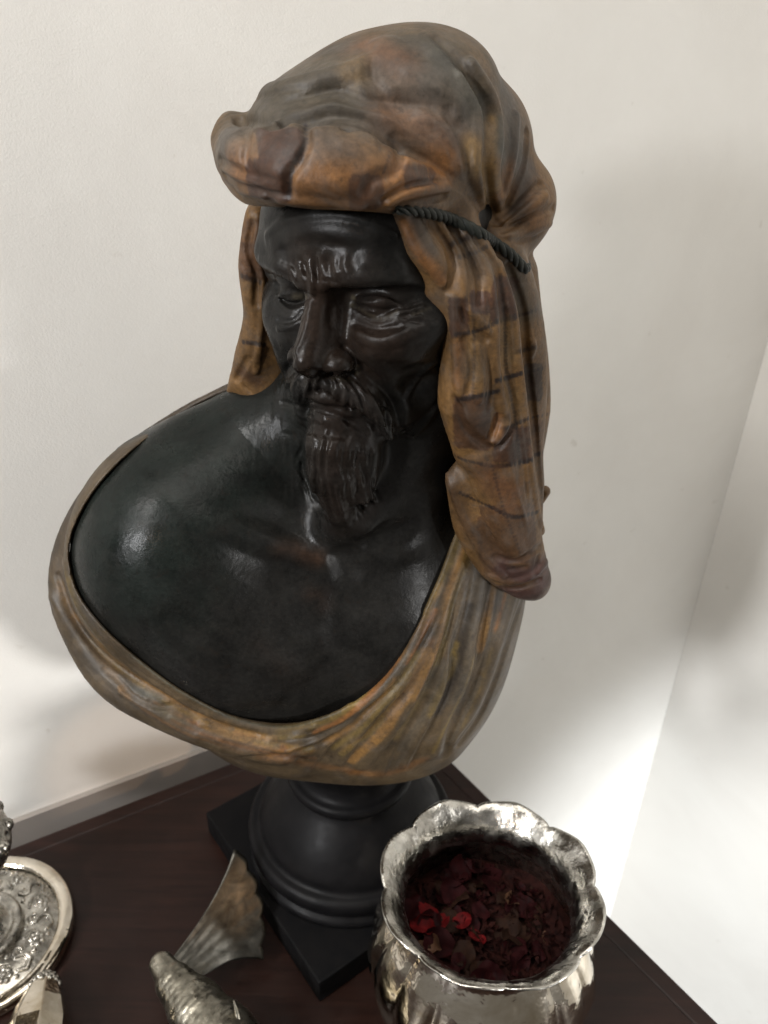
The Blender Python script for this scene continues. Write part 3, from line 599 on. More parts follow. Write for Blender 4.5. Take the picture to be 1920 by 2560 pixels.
prism('edge_moulding', [K, K+v_*64, K+v_*64-u_*(e-.06), K-u_*(e-.06)+v_*(e-.06)], -2.4, -.12, M_WOODE, table, .22)
prism('edge_moulding', [K-u_*.02, K-u_*(e-.06)+v_*(e-.08), K-u_*74+v_*(e-.08), K-u_*74], -2.4, -.12, M_WOODE, table, .22)
prism('apron', [K-u_*4+v_*4, K-u_*70+v_*4, K-u_*70+v_*58, K-u_*4+v_*58], -9, -2.45, M_WOODE, table, .1)

# ------------------------------------------------------------------ the bust
bust = thing('bust', 'bronze bust of a bearded man in a brown turban on a black turned base', 'bust', (0, 0, 0))
def paint(V, base, strokes, seed=0):
    """vertex paint: strokes are (points in space, radius, colour, strength)"""
    col = np.tile(np.array(base, float), (len(V), 1)); rs = np.random.RandomState(seed)
    ph = rs.uniform(0, 6, 12); wob = sum(np.sin(V@rs.normal(0, 2.2, 3)+ph[i]) for i in range(6))/6; wob2 = sum(np.sin(V@rs.normal(0, 7.0, 3)+ph[6+i]) for i in range(6))/6
    for P, r, c, st, soft in strokes:
        P = np.asarray(P); P = P[~np.isnan(P).any(1)]
        if len(P) == 0: continue
        lo, hi = P.min(0)-r*1.5, P.max(0)+r*1.5; m = np.flatnonzero(((V > lo) & (V < hi)).all(1))
        if len(m) == 0: continue
        Q = V[m]; d = np.full(len(m), 1e9)
        for p in P: d = np.minimum(d, ((Q-p)**2).sum(1))
        d = np.sqrt(d)/r+(.28*wob[m]+.16*wob2[m])*(1 if r > .16 else .35); soft = soft*1.9 if soft >= .6 else soft; w = np.clip((1-d)/soft+.5, 0, 1)[:, None]*st; w = w*w*(3-2*w)
        col[m] = col[m]*(1-w)+np.array(c)*w
    return col
def pt(F, uv, r, c, st=1.0, soft=.4, step=10):
    uv = np.asarray(uv, float)
    if len(uv) > 1: uv = spline2(uv, max(2, int(np.linalg.norm(np.diff(uv, axis=0), axis=1).sum()/step)+1))
    return (F.hit(uv), r, c, st, soft)
def blk(F, x0, y0, x1, y1, c, st=1.0, soft=.25):
    """a woven check: several rows of paint"""
    g = [(x, y) for x in np.arange(x0, x1+.1, 14) for y in np.arange(y0, y1+.1, 14)]; return (F.hit(g), .3, c, st, soft)
# skin
V, Q = skin.mesh()
GLINT = (.30, .125, .05); BRN = (.020, .013, .0095); GRN = (.008, .011, .0095); GRY = (.022, .021, .02); CRM = (.20, .17, .11)
st = [pt(skin, [(300, 1300), (420, 1180), (520, 1110)], 4.5, GRN, .8, .8), pt(skin, [(330, 1420)], 5, GRN, .5, .8),
      pt(skin, [(800, 720), (820, 860), (940, 850)], 2.0, BRN, .8, .9), pt(skin, [(850, 1000), (840, 1150), (860, 1280)], 1.8, BRN, .6, .9),
      pt(skin, [(700, 1370), (750, 1375), (790, 1396)], .5, GLINT, .13, 1.2), pt(skin, [(760, 1388), (796, 1404)], .5, GLINT, .12, 1.2), pt(skin, [(775, 1485), (805, 1490), (812, 1515)], .5, GLINT, .1, 1.2), pt(skin, [(645, 1612), (690, 1650), (735, 1695)], .8, GLINT, .05, 1.2),  # weak warm lamp glints painted on collar bones and breast
      pt(skin, [(888, 766), (925, 788), (954, 797), (990, 780)], .12, CRM, .2, .7), pt(skin, [(1035, 785), (1075, 770)], .1, CRM, .2, .7), pt(skin, [(740, 742), (765, 742)], .2, CRM, .25, .8), pt(skin, [(884, 745), (880, 762)], .15, CRM, .35, .8), pt(skin, [(893, 915), (890, 932)], .12, CRM, .3, .7), pt(skin, [(830, 945), (870, 950)], .14, CRM, .25, .8),
      pt(skin, [(700, 990), (800, 960), (900, 1000)], .4, GRY, .5, 1.0), pt(skin, [(850, 1200), (880, 1290)], .7, GRY, .35, 1.0)]
link('body', np_mesh('body', V, Q, M_SKIN, col=paint(V, (.0105, .010, .0092), st, 1)), bust)['label'] = 'dark bronze face, beard, neck and bare shoulder'
# head cloth
V, Q = scarf.mesh()
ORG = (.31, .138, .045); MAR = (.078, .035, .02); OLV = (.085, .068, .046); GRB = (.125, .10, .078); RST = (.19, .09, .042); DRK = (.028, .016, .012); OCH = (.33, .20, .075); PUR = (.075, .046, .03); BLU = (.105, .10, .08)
st = [pt(scarf, [(700, 250), (800, 200), (900, 180), (1000, 150), (1100, 180)], 4.2, OLV, .9, .7), pt(scarf, [(850, 290), (950, 260), (1080, 280), (1150, 340)], 2.0, GRB, .7, .8), pt(scarf, [(640, 280), (740, 260), (860, 250)], 1.4, OLV, .8, .8),
      pt(scarf, [(910, 110), (960, 130), (1000, 150)], .9, RST, .7, .8), pt(scarf, [(890, 145), (880, 180)], .6, OCH, .5, .8), pt(scarf, [(980, 290), (1060, 320), (1120, 380)], 1.0, RST, .6, .8), pt(scarf, [(1100, 140), (1160, 200), (1200, 260)], .7, BLU, .6, .8), pt(scarf, [(1270, 240), (1290, 320), (1300, 400)], 1.0, GRB, .8, .7), pt(scarf, [(1250, 300), (1260, 400)], .5, BLU, .7, .8),
      pt(scarf, [(1180, 370), (1215, 440), (1230, 500)], .5, OCH, .7, .7), pt(scarf, [(1230, 300), (1225, 400), (1235, 500)], .25, OCH, .7, .7), pt(scarf, [(1270, 420), (1250, 500)], .5, ORG, .6, .7), pt(scarf, [(1300, 470), (1350, 560)], 1.0, RST, .5, .8), pt(scarf, [(1330, 420), (1290, 520)], .5, PUR, .7, .7),
      pt(scarf, [(560, 330), (575, 400)], 1.0, GRB, .8, .7), pt(scarf, [(610, 430), (700, 460), (800, 480), (900, 490)], .9, RST, .6, .8), pt(scarf, [(780, 350), (870, 360)], .8, GRB, .5, .9), pt(scarf, [(990, 430), (1060, 440), (1100, 420)], .7, ORG, .8, .8), pt(scarf, [(820, 420), (900, 440)], .7, PUR, .35, 1.0),
      pt(scarf, [(620, 440), (700, 420), (800, 430), (900, 440), (980, 460), (1060, 440)], 1.2, ORG, .6, .8), pt(scarf, [(800, 380), (900, 390)], .6, GRB, .4, .9),
      blk(scarf, 658, 335, 752, 398, MAR, .85), blk(scarf, 628, 415, 720, 490, MAR, .85), blk(scarf, 888, 455, 950, 520, MAR, .7, .35), blk(scarf, 1022, 428, 1090, 462, MAR, .7, .35),
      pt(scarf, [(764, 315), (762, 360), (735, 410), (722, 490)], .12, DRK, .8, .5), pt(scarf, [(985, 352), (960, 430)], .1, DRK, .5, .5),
      # near lappets
      pt(scarf, [(1030, 560), (1075, 640)], .6, GRB, .7, .8), pt(scarf, [(1010, 560), (1040, 625), (1105, 700)], .3, ORG, .9, .6), pt(scarf, [(1150, 580), (1200, 680)], .8, GRB, .5, .8), pt(scarf, [(1280, 680), (1310, 780)], .9, OLV, .7, .8),
      blk(scarf, 1186, 742, 1222, 782, MAR, .9), blk(scarf, 1240, 706, 1282, 796, MAR, .85), blk(scarf, 1131, 758, 1163, 830, MAR, .8), blk(scarf, 1146, 1000, 1222, 1112, MAR, .7, .35), blk(scarf, 1246, 1076, 1318, 1152, MAR, .8), blk(scarf, 1206, 1272, 1338, 1400, MAR, .6, .4), blk(scarf, 1320, 920, 1360, 990, PUR, .8), blk(scarf, 1330, 1060, 1366, 1130, RST, .6, .5),
      pt(scarf, [(1250, 1420), (1310, 1440), (1370, 1420), (1340, 1480), (1260, 1480)], .9, (.075, .035, .03), .85, .7), pt(scarf, [(1365, 1380), (1375, 1440)], .4, PUR, .6, .8),
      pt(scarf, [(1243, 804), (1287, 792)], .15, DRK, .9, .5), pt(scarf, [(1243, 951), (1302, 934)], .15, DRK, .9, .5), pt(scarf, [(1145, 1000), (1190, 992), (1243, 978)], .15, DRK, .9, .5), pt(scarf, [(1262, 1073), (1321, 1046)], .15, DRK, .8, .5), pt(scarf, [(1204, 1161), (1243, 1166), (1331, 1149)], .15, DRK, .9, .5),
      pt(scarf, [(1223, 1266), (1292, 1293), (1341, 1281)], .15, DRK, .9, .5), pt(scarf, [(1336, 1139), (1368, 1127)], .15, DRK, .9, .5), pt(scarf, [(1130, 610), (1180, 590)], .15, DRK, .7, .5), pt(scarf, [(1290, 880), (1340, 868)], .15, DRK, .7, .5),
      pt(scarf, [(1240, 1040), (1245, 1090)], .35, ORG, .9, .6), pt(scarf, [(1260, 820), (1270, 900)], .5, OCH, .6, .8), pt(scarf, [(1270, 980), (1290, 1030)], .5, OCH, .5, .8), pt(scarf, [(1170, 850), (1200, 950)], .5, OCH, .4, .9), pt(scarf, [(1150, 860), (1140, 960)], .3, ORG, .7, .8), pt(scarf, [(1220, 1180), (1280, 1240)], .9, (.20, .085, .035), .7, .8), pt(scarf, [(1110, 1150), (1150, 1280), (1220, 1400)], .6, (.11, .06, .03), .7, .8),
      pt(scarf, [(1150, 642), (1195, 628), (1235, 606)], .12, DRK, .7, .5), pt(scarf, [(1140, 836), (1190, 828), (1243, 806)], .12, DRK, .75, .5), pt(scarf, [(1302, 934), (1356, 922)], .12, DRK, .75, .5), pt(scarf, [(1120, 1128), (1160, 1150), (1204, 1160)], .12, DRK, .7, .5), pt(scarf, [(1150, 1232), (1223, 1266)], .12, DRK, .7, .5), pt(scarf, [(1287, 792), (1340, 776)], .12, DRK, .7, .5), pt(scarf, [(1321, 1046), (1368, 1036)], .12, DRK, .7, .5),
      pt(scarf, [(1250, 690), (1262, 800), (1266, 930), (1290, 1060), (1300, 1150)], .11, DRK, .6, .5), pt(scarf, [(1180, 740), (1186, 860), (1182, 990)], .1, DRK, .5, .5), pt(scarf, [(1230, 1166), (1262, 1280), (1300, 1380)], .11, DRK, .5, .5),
      # far lappet
      blk(scarf, 606, 560, 650, 690, RST, .6, .4), blk(scarf, 606, 620, 650, 690, MAR, .5, .4), pt(scarf, [(605, 690), (650, 706)], .15, DRK, .7, .5), pt(scarf, [(608, 855), (660, 862)], .15, DRK, .8, .5), pt(scarf, [(600, 930), (640, 950)], .5, MAR, .6, .7)]
hc = link('head_cloth', np_mesh('head_cloth', V, Q, M_SCARF, col=paint(V, (.225, .12, .042), st, 2)), bust); hc['label'] = 'orange brown checked cloth wound as a turban with hanging lappets'
# cloak
V, Q = cloak.mesh()
OC2 = (.34, .175, .05); OR2 = (.33, .135, .035); GB2 = (.10, .078, .055); YL2 = (.27, .18, .05)
fam = [spline2(l, 40) for l in ([(1140, 1330), (1106, 1440), (1035, 1575), (979, 1655), (919, 1720), (850, 1780), (760, 1818)], [(1172, 1350), (1118, 1495), (1096, 1584), (1071, 1653), (1027, 1748), (973, 1834), (880, 1925)],
       [(1215, 1400), (1195, 1501), (1178, 1584), (1169, 1660), (1140, 1739), (1115, 1786), (1060, 1900)], [(1290, 1480), (1250, 1600), (1216, 1701), (1185, 1780), (1150, 1850)])]
fam2 = [spline2(l, 40) for l in ([(165, 1400), (192, 1500), (254, 1598), (331, 1668), (409, 1722), (486, 1768), (582, 1808), (679, 1830), (780, 1825)], [(125, 1490), (175, 1600), (245, 1690), (320, 1760), (420, 1825), (540, 1872), (680, 1905), (820, 1930)])]
rr = random.Random(11); st = []
for k in range(95):
    if k < 62:
        t = rr.uniform(0, 2.999) if k % 2 else rr.uniform(0, 1.5); i = int(t); L = fam[i]*(1-t+i)+fam[i+1]*(t-i); warm = .75-.2*t
    else:
        t = rr.uniform(0, 1); L = fam2[0]*(1-t)+fam2[1]*t; warm = .7-.25*abs(t-.3)
    a0 = rr.randint(0, 26); a1 = min(39, a0+rr.randint(9, 24)); L = spline2(L[a0:a1], max(4, int(np.linalg.norm(L[a1-1]-L[a0])/6)))+np.array([rr.uniform(-5, 5), rr.uniform(-5, 5)])
    c = rr.choice([OC2, OR2, YL2]) if rr.random() < warm*.8 else rr.choice([GB2, (.055, .042, .03), (.14, .11, .075)])
    st.append((cloak.hit(L), rr.uniform(.14, .34), c, rr.uniform(.3, .75), rr.uniform(.5, .8)))
st += [pt(cloak, [(1150, 1330), (1106, 1445), (1033, 1575), (979, 1650), (919, 1715), (850, 1780), (700, 1826)], .3, YL2, .45, .7), pt(cloak, [(880, 1930), (960, 1935), (1060, 1900)], .4, OR2, .45, .7), pt(cloak, [(650, 1890), (800, 1915), (900, 1930)], .4, OR2, .4, .7),
      pt(cloak, [(190, 1540), (290, 1650), (380, 1715), (470, 1770), (560, 1810)], .35, OC2, .55, .7), pt(cloak, [(400, 1770), (460, 1800)], .4, (.11, .09, .05), .6, .8), pt(cloak, [(330, 1720), (400, 1745)], .25, (.05, .06, .045), .6, .8),
      pt(cloak, [(180, 1400), (210, 1500), (260, 1570)], .12, (.10, .13, .12), .5, .6), pt(cloak, [(330, 1640), (460, 1735), (600, 1800), (720, 1816), (850, 1782)], .12, (.05, .075, .06), .5, .6)]
st.append((spline2([at(600, 968, 4.5), at(500, 1004, 4.5), at(390, 1066, 4.0), at(275, 1165, 3.0), at(185, 1285, 1.5), at(150, 1380, .3)], 60), 1.3, (.075, .054, .036), .85, .7))
ck = link('cloak', np_mesh('cloak', V, Q, M_CLOAK, col=paint(V, (.125, .085, .044), st, 3)), bust); ck['label'] = 'brown and ochre striped cloak draped below the bare shoulder'
# twisted cord round the head
cpx = [(985, 525), (1040, 527), (1090, 536), (1140, 553), (1190, 578), (1240, 610), (1280, 640), (1306, 668)]
cp = scarf.hit(spline2(cpx, 60), lift=.0); cp = cp[~np.isnan(cp).any(1)]
for it in range(6): cp[1:-1] = (cp[:-2]+2*cp[1:-1]+cp[2:])/4
cp = np.vstack([cp, [cp[-1]+(cp[-1]-cp[-4])*.5+np.array([.1, .5, -.05]), cp[-1]+(cp[-1]-cp[-4])*.6+np.array([.2, 1.6, -.1])]]); cp = spline2(cp, 140)
T = np.gradient(cp, axis=0); T /= np.linalg.norm(T, axis=1, keepdims=True); N1 = np.cross(T, [0, 0, 1.0]); N1 /= np.linalg.norm(N1, axis=1, keepdims=True); N2 = np.cross(T, N1)
def tube(path, rad, n=10):
    T = np.gradient(path, axis=0); T /= np.linalg.norm(T, axis=1, keepdims=True)+1e-9; A = np.cross(T, [.13, .2, 1.0]); A /= np.linalg.norm(A, axis=1, keepdims=True)+1e-9; B = np.cross(T, A)
    rad = np.asarray(rad)*np.ones(len(path)); th = np.linspace(0, 2*math.pi, n, endpoint=False)
    V = (path[:, None]+rad[:, None, None]*(A[:, None]*np.cos(th)[None, :, None]+B[:, None]*np.sin(th)[None, :, None])).reshape(-1, 3)
    F = [(i*n+j, i*n+(j+1) % n, (i+1)*n+(j+1) % n, (i+1)*n+j) for i in range(len(path)-1) for j in range(n)]; return V, np.array(F)
cord = link('head_cord', None, bust) if False else None
cv, cf, off = [], [], 0
for kk in range(3):
    ph = np.linspace(0, 2*math.pi*9, len(cp))+kk*2*math.pi/3; pth = cp+.12*(N1*np.cos(ph)[:, None]+N2*np.sin(ph)[:, None]); a, b = tube(pth, np.interp(np.linspace(0, 1, len(cp)), [0, .15, 1], [.08, .15, .175]), 8); cv.append(a); cf.append(b+off); off += len(a)
link('head_cord', np_mesh('head_cord', np.vstack(cv), np.vstack(cf), M_CORD), bust)['label'] = 'dark twisted cord round the turban'
# turned base and plinth
def lathe(prof, c, n=96, rfun=None, close=True):
    prof = np.asarray(prof, float); th = np.linspace(0, 2*math.pi, n, endpoint=False); V = []
    for i, (r, z) in enumerate(prof):
        for t in th:
            rr, zz = (r, z) if rfun is None else rfun(r, z, t, i/(len(prof)-1))
            V.append((c[0]+rr*math.cos(t), c[1]+rr*math.sin(t), c[2]+zz))
    F = [(i*n+j, i*n+(j+1) % n, (i+1)*n+(j+1) % n, (i+1)*n+j) for i in range(len(prof)-1) for j in range(n)]; return np.array(V), np.array(F)
AX = (0.8, 2.4, 0)
prof = spline2([(0.01, 2.42), (7.7, 2.42), (7.95, 2.55), (8.0, 2.9), (7.75, 3.2), (7.55, 3.35), (7.6, 3.6), (7.9, 3.9), (8.0, 4.4), (7.9, 4.9), (7.6, 5.15), (7.25, 5.2), (7.1, 5.35), (6.95, 5.9), (6.5, 6.8), (5.8, 7.8), (5.0, 8.7), (4.4, 9.3), (4.15, 9.8), (4.2, 10.0), (4.6, 10.15), (4.75, 10.5), (4.6, 10.9), (4.1, 11.1), (3.8, 11.6), (3.7, 12.8), (3.9, 14.2), (4.6, 15.2), (4.9, 16.4)], 130)
V, F = lathe(prof, AX); link('turned_base', np_mesh('turned_base', V, F, M_SOCLE), bust)
vp = np.array([v_[0], v_[1], 0]); up_ = np.array([-v_[1], v_[0], 0]); PC = np.array([0.8, 2.6, 0])
prism('plinth', [PC-vp*8.6-up_*8.6, PC+vp*8.6-up_*8.6, PC+vp*8.6+up_*8.6, PC-vp*8.6+up_*8.6], 0.02, 2.4, M_PLINTH, bust, .18)

# ------------------------------------------------------------------ silver bowl with petals
BC = (9.8, -9.6, 0)
bowl = thing('bowl', 'fluted silver bowl with a scalloped rim holding dark potpourri', 'bowl', (0, 0, 0))
NL = 8; PH = .42
def lobes(t): return abs(math.cos(NL/2*(t-PH)))
def bfun(r, z, t, f):
    l = lobes(t)**.7; a = np.clip((z-12.2)/2.0, 0, 1)          # how much of the rim wave is in force
    body = np.clip(1-abs(z-7)/6.5, 0, 1)
    return r*(1+.075*a*(l-.62)+.06*body*(abs(math.cos(NL*(t-PH)))**.6-.6)), z+a*(.42*(l-.55)+.12*math.sin(3*t+.7)+.07*math.sin(17*t))-.085*np.clip((z-9)/3, 0, 1)*r*math.sin(t)
bp = spline2([(.01, .05), (3.6, .05), (3.9, .3), (3.7, .8), (4.9, 1.6), (6.5, 3.4), (7.15, 5.6), (7.1, 7.8), (6.4, 9.8), (5.5, 11.3), (5.25, 11.9), (5.45, 12.6), (5.9, 13.3), (6.35, 13.75), (6.62, 13.95)], 60)
V, F = lathe(bp, BC, 240, bfun); o = link('bowl_body', np_mesh('bowl_body', V, F, M_SILVER), bowl)
rp = spline2([(6.62, 13.95), (6.68, 14.03), (6.6, 14.09), (6.3, 13.98), (5.8, 13.5), (5.3, 12.75), (5.1, 12.0), (5.2, 11.3), (5.6, 10.6)], 40)
V, F = lathe(rp, BC, 240, bfun); link('bowl_rim', np_mesh('bowl_rim', V, F, M_RIM), bowl)
ip = spline2([(5.6, 10.6), (6.0, 9.6), (6.3, 8.0), (6.2, 6.2), (4.6, 3.0), (.01, 2.4)], 24)
V, F = lathe(ip, BC, 96); link('bowl_inside', np_mesh('bowl_inside', V, F, M_SILVER2), bowl)
rs = np.random.RandomState(5)
def petal_mesh(name, w, l, curl, crump, seed, mat):
    r = np.random.RandomState(seed); nu, nv = 7, 7; V = []
    for i in range(nu):
        for j in range(nv):
            a = i/(nu-1); b = j/(nv-1)*2-1; ww = w*math.sin(math.pi*(.12+.8*a))**.7
            x = b*ww; y = (a-.5)*l; z = curl*(b*b*.6+(a-.5)**2*1.6)+crump*(math.sin(4*a+seed)*math.cos(3*b+seed*2)+r.uniform(-.25, .25)); V.append((x, y, z))
    F = [(i*nv+j, i*nv+j+1, (i+1)*nv+j+1, (i+1)*nv+j) for i in range(nu-1) for j in range(nv-1)]
    me = np_mesh(name, V, F, mat); return me
pm = [petal_mesh('dried_petal', *a) for a in ((.75, 1.7, .35, .14, 1, M_PET[0]), (.9, 1.9, .5, .2, 2, M_PET[1]), (.8, 1.8, -.4, .2, 3, M_PET[2]), (.6, 1.5, .4, .2, 4, M_PET[3]), (.85, 1.7, .3, .25, 5, M_PET[1]), (.7, 2.0, .5, .15, 6, M_PET[2]))]
bed = lathe([(.01, 7.4), (2, 7.5), (4, 7.6), (5.6, 7.7), (6.3, 7.7)], BC, 60, lambda r, z, t, f: (r, z+.35*math.sin(2.3*r+4*t)*math.cos(3*t+r)))
bv_, bf_ = [bed[0]], [bed[1]]; nb = len(bed[0])
for k in range(900):
    rr_, tt = 5.7*math.sqrt(rs.uniform(0, 1)), rs.uniform(0, 6.283); c0 = np.array([BC[0]+rr_*math.cos(tt), BC[1]+rr_*math.sin(tt), 7.7+rs.uniform(0, .4)]); A = rs.normal(0, 1, 3)*.22; B = np.cross(A, rs.normal(0, 1, 3)); B *= .18/(np.linalg.norm(B)+1e-6)
    bv_.append(np.array([c0-A, c0-B, c0+A, c0+B+rs.normal(0, .05, 3)])); bf_.append(np.array([[nb, nb+1, nb+2, nb+3]])); nb += 4
o = link('potpourri', np_mesh('potpourri', np.vstack(bv_), np.vstack(bf_), M_PETBED, smooth=False)); o['kind'] = 'stuff'; o['label'] = 'crushed dark petals filling the silver bowl'; o['category'] = 'potpourri'
spots = [(-3.6, 1.6, 0), (-3.9, .6, 0), (-2.6, .9, 0), (-1.2, 1.2, 0), (-.4, .2, 0), (-3.2, -.6, 3), (-1.6, -1.4, 2), (-.6, -2.2, 5), (-2.6, -2.0, 2)]
for i in range(84):
    if i < len(spots): x, y, k = spots[i]
    else:
        rr, tt = 5.2*math.sqrt(rs.uniform(0, 1)), rs.uniform(0, 6.283); x, y = rr*math.cos(tt), rr*math.sin(tt); k = int(rs.choice([1, 1, 2, 4, 4, 5, 2, 3], p=[.22, .18, .15, .15, .15, .08, .05, .02]))
    o = link('dried_petal', pm[k], None, (BC[0]+x, BC[1]+y, 7.9+rs.uniform(0, .45)-.1*x)); o.rotation_euler = (rs.uniform(-.6, .6), rs.uniform(-.6, .6), rs.uniform(0, 6.28)); s_ = rs.uniform(.35, 1.1); o.scale = (s_, s_, s_)
    o['label'] = ['bright red dried petal lying in the silver bowl', 'wine red dried petal lying in the silver bowl', 'brown dried petal lying in the silver bowl', 'tan dried petal lying in the silver bowl', 'wine red dried petal lying in the silver bowl', 'brown dried petal lying in the silver bowl'][k]; o['category'] = 'petal'; o['group'] = ['bright red petals in the bowl', 'wine red petals in the bowl', 'brown petals in the bowl', 'tan petals in the bowl', 'wine red petals in the bowl', 'brown petals in the bowl'][k]

# ------------------------------------------------------------------ metal fish with a raised tail
fish = thing('fish_ornament', 'grey metal fish ornament with a raised fan tail in front of the base', 'ornament', (0, 0, 0))
ff = Field((-14, -22, -.2), (2, -5, 8), .07)
fp = [atz(405, 2412, 3.4), atz(440, 2462, 3.2), atz(490, 2520, 3.0), atz(555, 2600, 2.9), atz(640, 2690, 2.8), atz(730, 2790, 2.6)]
ff.chain([fp[0], fp[0]*.35+fp[1]*.65], [.85, 1.02], .1)
ff.chain([fp[0]*.1+fp[1]*.9, fp[2], fp[3], fp[4], fp[5]], [1.25, 1.7, 2.1, 2.1, 1.6], .12, False, .5)
V, Q = ff.mesh()
Vq = V.copy(); ax = (fp[3]-fp[0])/np.linalg.norm(fp[3]-fp[0]); sA = (V-fp[0])@ax; e1 = np.cross(ax, [0, 0, 1.0]); e1 /= np.linalg.norm(e1); e2 = np.cross(e1, ax); rel = V-fp[0]-sA[:, None]*ax; ang = np.arctan2(rel@e2, rel@e1)
rw = np.floor(sA/.42); sc_ = np.maximum(0, 1-((sA/.42-rw-.35)**2*3+(((ang*3.2/math.pi*2+.5*(rw % 2)) % 1)-.5)**2*3)); rad = rel/np.maximum(np.linalg.norm(rel, axis=1, keepdims=True), .01)
V = V+rad*(.025*sc_*(sA > .9))[:, None]
link('fish_body', np_mesh('fish_body', V, Q, M_PEWTER), fish)
upper = spline2([np.append(p, z) for p, z in (((425, 2402), 3.6), ((480, 2330), 4.3), ((540, 2235), 5.3), ((572, 2165), 6.2), ((586, 2122), 6.8))], 26)
lower = spline2([np.append(p, z) for p, z in (((470, 2458), 3.0), ((520, 2432), 2.4), ((570, 2404), 1.9), ((618, 2396), 1.6), ((648, 2400), 1.4))], 26)
NV = 46; FV = []
for i in range(26):
    for j in range(NV):
        b = j/(NV-1); a = i/25; q = upper[i]*(1-b)+lower[i]*b; q = q+np.array([a*a*30*math.sin(math.pi*b)**.8+a**6*9*abs(math.sin(4.5*math.pi*b)), -a*a*18*math.sin(math.pi*b), 0])
        p = atz(q[0], q[1], q[2]); p = p+np.array([-.5, -.5, .6])*(.05*a**.5*math.cos(b*math.pi*9)); FV.append(p)
FV = np.array(FV); FF = np.array([(i*NV+j, i*NV+j+1, (i+1)*NV+j+1, (i+1)*NV+j) for i in range(25) for j in range(NV-1)])
o = link('tail_fin', np_mesh('tail_fin', FV, FF, M_FIN), fish); md = o.modifiers.new('thick', 'SOLIDIFY'); md.thickness = .0009; md.offset = 0
f0 = [atz(600, 2580, 4.0), atz(592, 2530, 5.0), atz(584, 2500, 5.6)]; V, F = tube(spline2(f0, 14), np.linspace(.34, .05, 14), 8); link('side_fin', np_mesh('side_fin', V, F, M_PEWTER), fish)

# ------------------------------------------------------------------ embossed candlestick on the left
DC = np.array([-26.0, -5.4, 0]); cs_ = thing('candlestick', 'embossed silver candlestick with a scrolled round foot at the left edge', 'candlestick', (0, 0, 0))
V, F = lathe(spline2([(.01, .02), (6.2, .02), (6.42, .2), (6.45, .75), (6.35, 1.0), (6.1, 1.08), (5.55, 1.06), (5.42, .98), (5.36, .85)], 40), DC, 128); link('foot_rim', np_mesh('foot_rim', V, F, M_SILVER), cs_)
df = Field((DC[0]-1.5, DC[1]-6.2, .2), (DC[0]+6.2, DC[1]+6.2, 3.2), .055)
X, Y, Z = np.meshgrid(*df.ax, indexing='ij', sparse=True); rr = np.sqrt((X-DC[0])**2+(Y-DC[1])**2); df.d = (np.maximum(np.maximum(Z-(.75+np.clip(5.4-rr, 0, 3)*.16+.25*np.sin(np.clip((5.3-rr)/2.4, 0, 1)*math.pi)), rr-5.45), 2.5-rr)).astype(np.float32)*np.ones(df.n, np.float32)
def dz(r): return .75+max(0, min(3, 5.4-r))*.16+.25*math.sin(max(0, min(1, (5.3-r)/2.4))*math.pi)
def dp(r, t, l=0): return (DC[0]+r*math.cos(t), DC[1]+r*math.sin(t), dz(r)+l)
for k in range(9):
    t0 = k*2*math.pi/9-.1
    for j in range(7):
        a = j*2*math.pi/7; df.ell(dp(4.35+.38*math.cos(a), t0+.09*math.sin(a)), (.17, .17, .15), .06)
    df.ell(dp(4.35, t0, .08), (.2, .2, .16), .05)
    sgn = 1 if k % 2 else -1
    sp = [(4.75, t0+.18), (5.0, t0+.28), (4.75, t0+.40), (4.35, t0+.42), (4.1, t0+.36), (3.9, t0+.28), (3.6, t0+.30), (3.45, t0+.40), (3.65, t0+.47), (3.85, t0+.44)]
    df.chain([dp(r, t, .06) for r, t in sp], [.1, .14, .17, .17, .15, .13, .14, .13, .11, .12], .06)
    df.chain([dp(3.5, t0-.05, .05), dp(3.7, t0+.08, .08), dp(3.95, t0+.14, .05)], [.08, .13, .08], .05); df.ell(dp(4.95, t0+.12, .05), (.13, .13, .12), .05); df.ell(dp(3.3, t0+.2, .05), (.15, .15, .13), .05); df.ell(dp(4.6, t0-.17, .05), (.14, .2, .12), .05)
V, Q = df.mesh(); link('embossed_band', np_mesh('embossed_band', V, Q, M_SILVER2), cs_)
V, F = lathe(spline2([(2.95, 1.0), (2.98, 1.5), (2.8, 1.75), (2.5, 1.72), (2.2, 1.55), (1.9, 1.75), (1.5, 2.4), (1.1, 3.4), (.85, 5), (.9, 6.5), (1.4, 7.0), (.9, 7.5), (1.1, 8.2), (2.4, 8.9), (3.5, 9.6), (3.75, 9.9)], 70), DC, 96); link('stem', np_mesh('stem', V, F, M_SILVER2), cs_)
kf = Field((DC[0]-4.6, DC[1]-4.6, 9), (DC[0]+4.6, DC[1]+4.6, 14), .09)
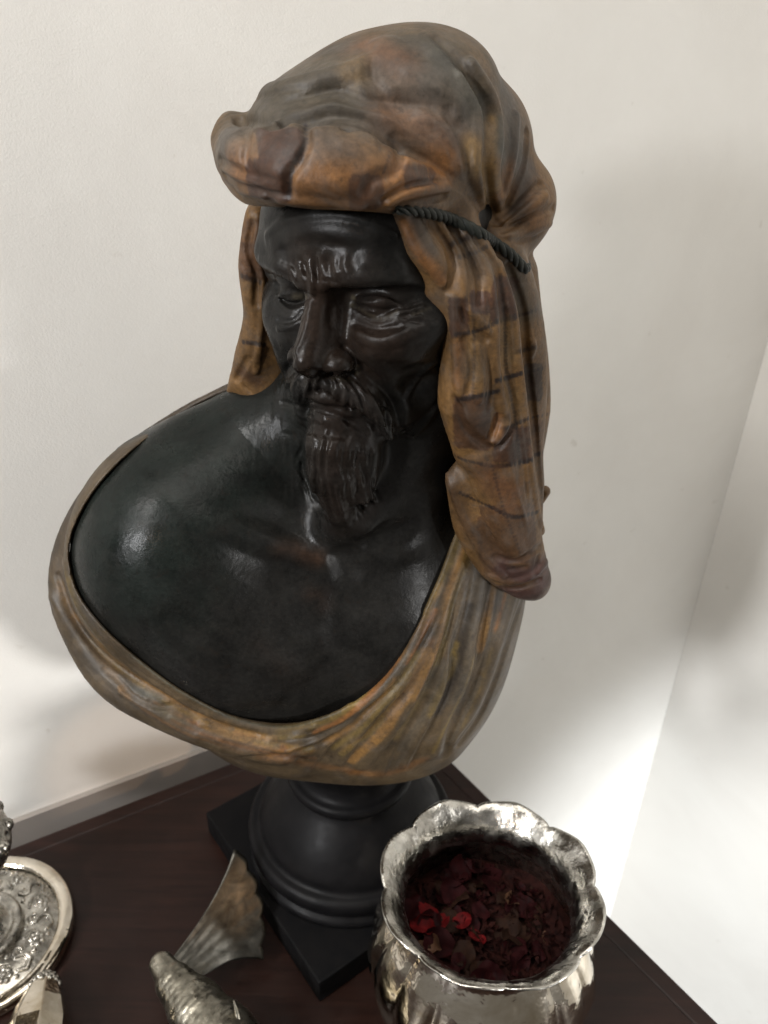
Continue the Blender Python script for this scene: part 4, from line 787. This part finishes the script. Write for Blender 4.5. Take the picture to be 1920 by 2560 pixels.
kf.ell((DC[0], DC[1], 10.4), (4.1, 4.1, 2.7), .1)
for k in range(13):
    for q, (r, z) in enumerate(((3.95, 10.9), (3.2, 12.1), (2.1, 12.8))):
        t = k*2*math.pi/13+q*.24; kf.ell((DC[0]+r*math.cos(t), DC[1]+r*math.sin(t), z), (.42, .42, .5), .12)
        kf.ell((DC[0]+(r+.1)*math.cos(t+.24), DC[1]+(r+.1)*math.sin(t+.24), z+.1), (.2, .2, .3), .08, None, True)
V, Q = kf.mesh(); link('embossed_knop', np_mesh('embossed_knop', V, Q, M_SILVER2), cs_)

# ------------------------------------------------------------------ faceted flask lying in front of it
fl = thing('flask', 'faceted silver flask with a beaded neck lying beside the candlestick foot', 'flask', (0, 0, 0))
a, b = atz(112, 2462, 1.6), atz(78, 2680, 2.2); T = (b-a)/np.linalg.norm(b-a); A = np.cross(T, [0, 0, 1.0]); A /= np.linalg.norm(A); B = np.cross(A, T)
V = []; secs = [(0, .95), (.15, 1.05), (1.6, 1.65), (3.2, 2.1), (5.5, 2.15), (6.2, 1.9), (6.3, .02)]
for s_, r in secs:
    for j in range(8):
        t = (j+.35)*math.pi/4; V.append(a+T*s_+r*(A*math.cos(t)+B*math.sin(t)))
F = np.array([(i*8+j, i*8+(j+1) % 8, (i+1)*8+(j+1) % 8, (i+1)*8+j) for i in range(len(secs)-1) for j in range(8)])
o = link('flask_body', np_mesh('flask_body', V, F, M_SILVER, smooth=False), fl); bv = o.modifiers.new('bevel', 'BEVEL'); bv.width = .0008; bv.segments = 2
nf = Field(a-np.array([1.6, 1.6, 1.6]), a+np.array([1.6, 1.9, 1.6]), .06); nf.chain([a-T*.5, a+T*.1], [.55, .9], .1)
for q in range(3):
    for j in range(12):
        t = j*math.pi/6+q*.26; r = (.68, .84, .95)[q]; nf.ell(a+T*(-.42+.26*q)+r*(A*math.cos(t)+B*math.sin(t)), (.19, .19, .19), .05)
V, Q = nf.mesh(); link('beaded_neck', np_mesh('beaded_neck', V, Q, M_SILVER2), fl)
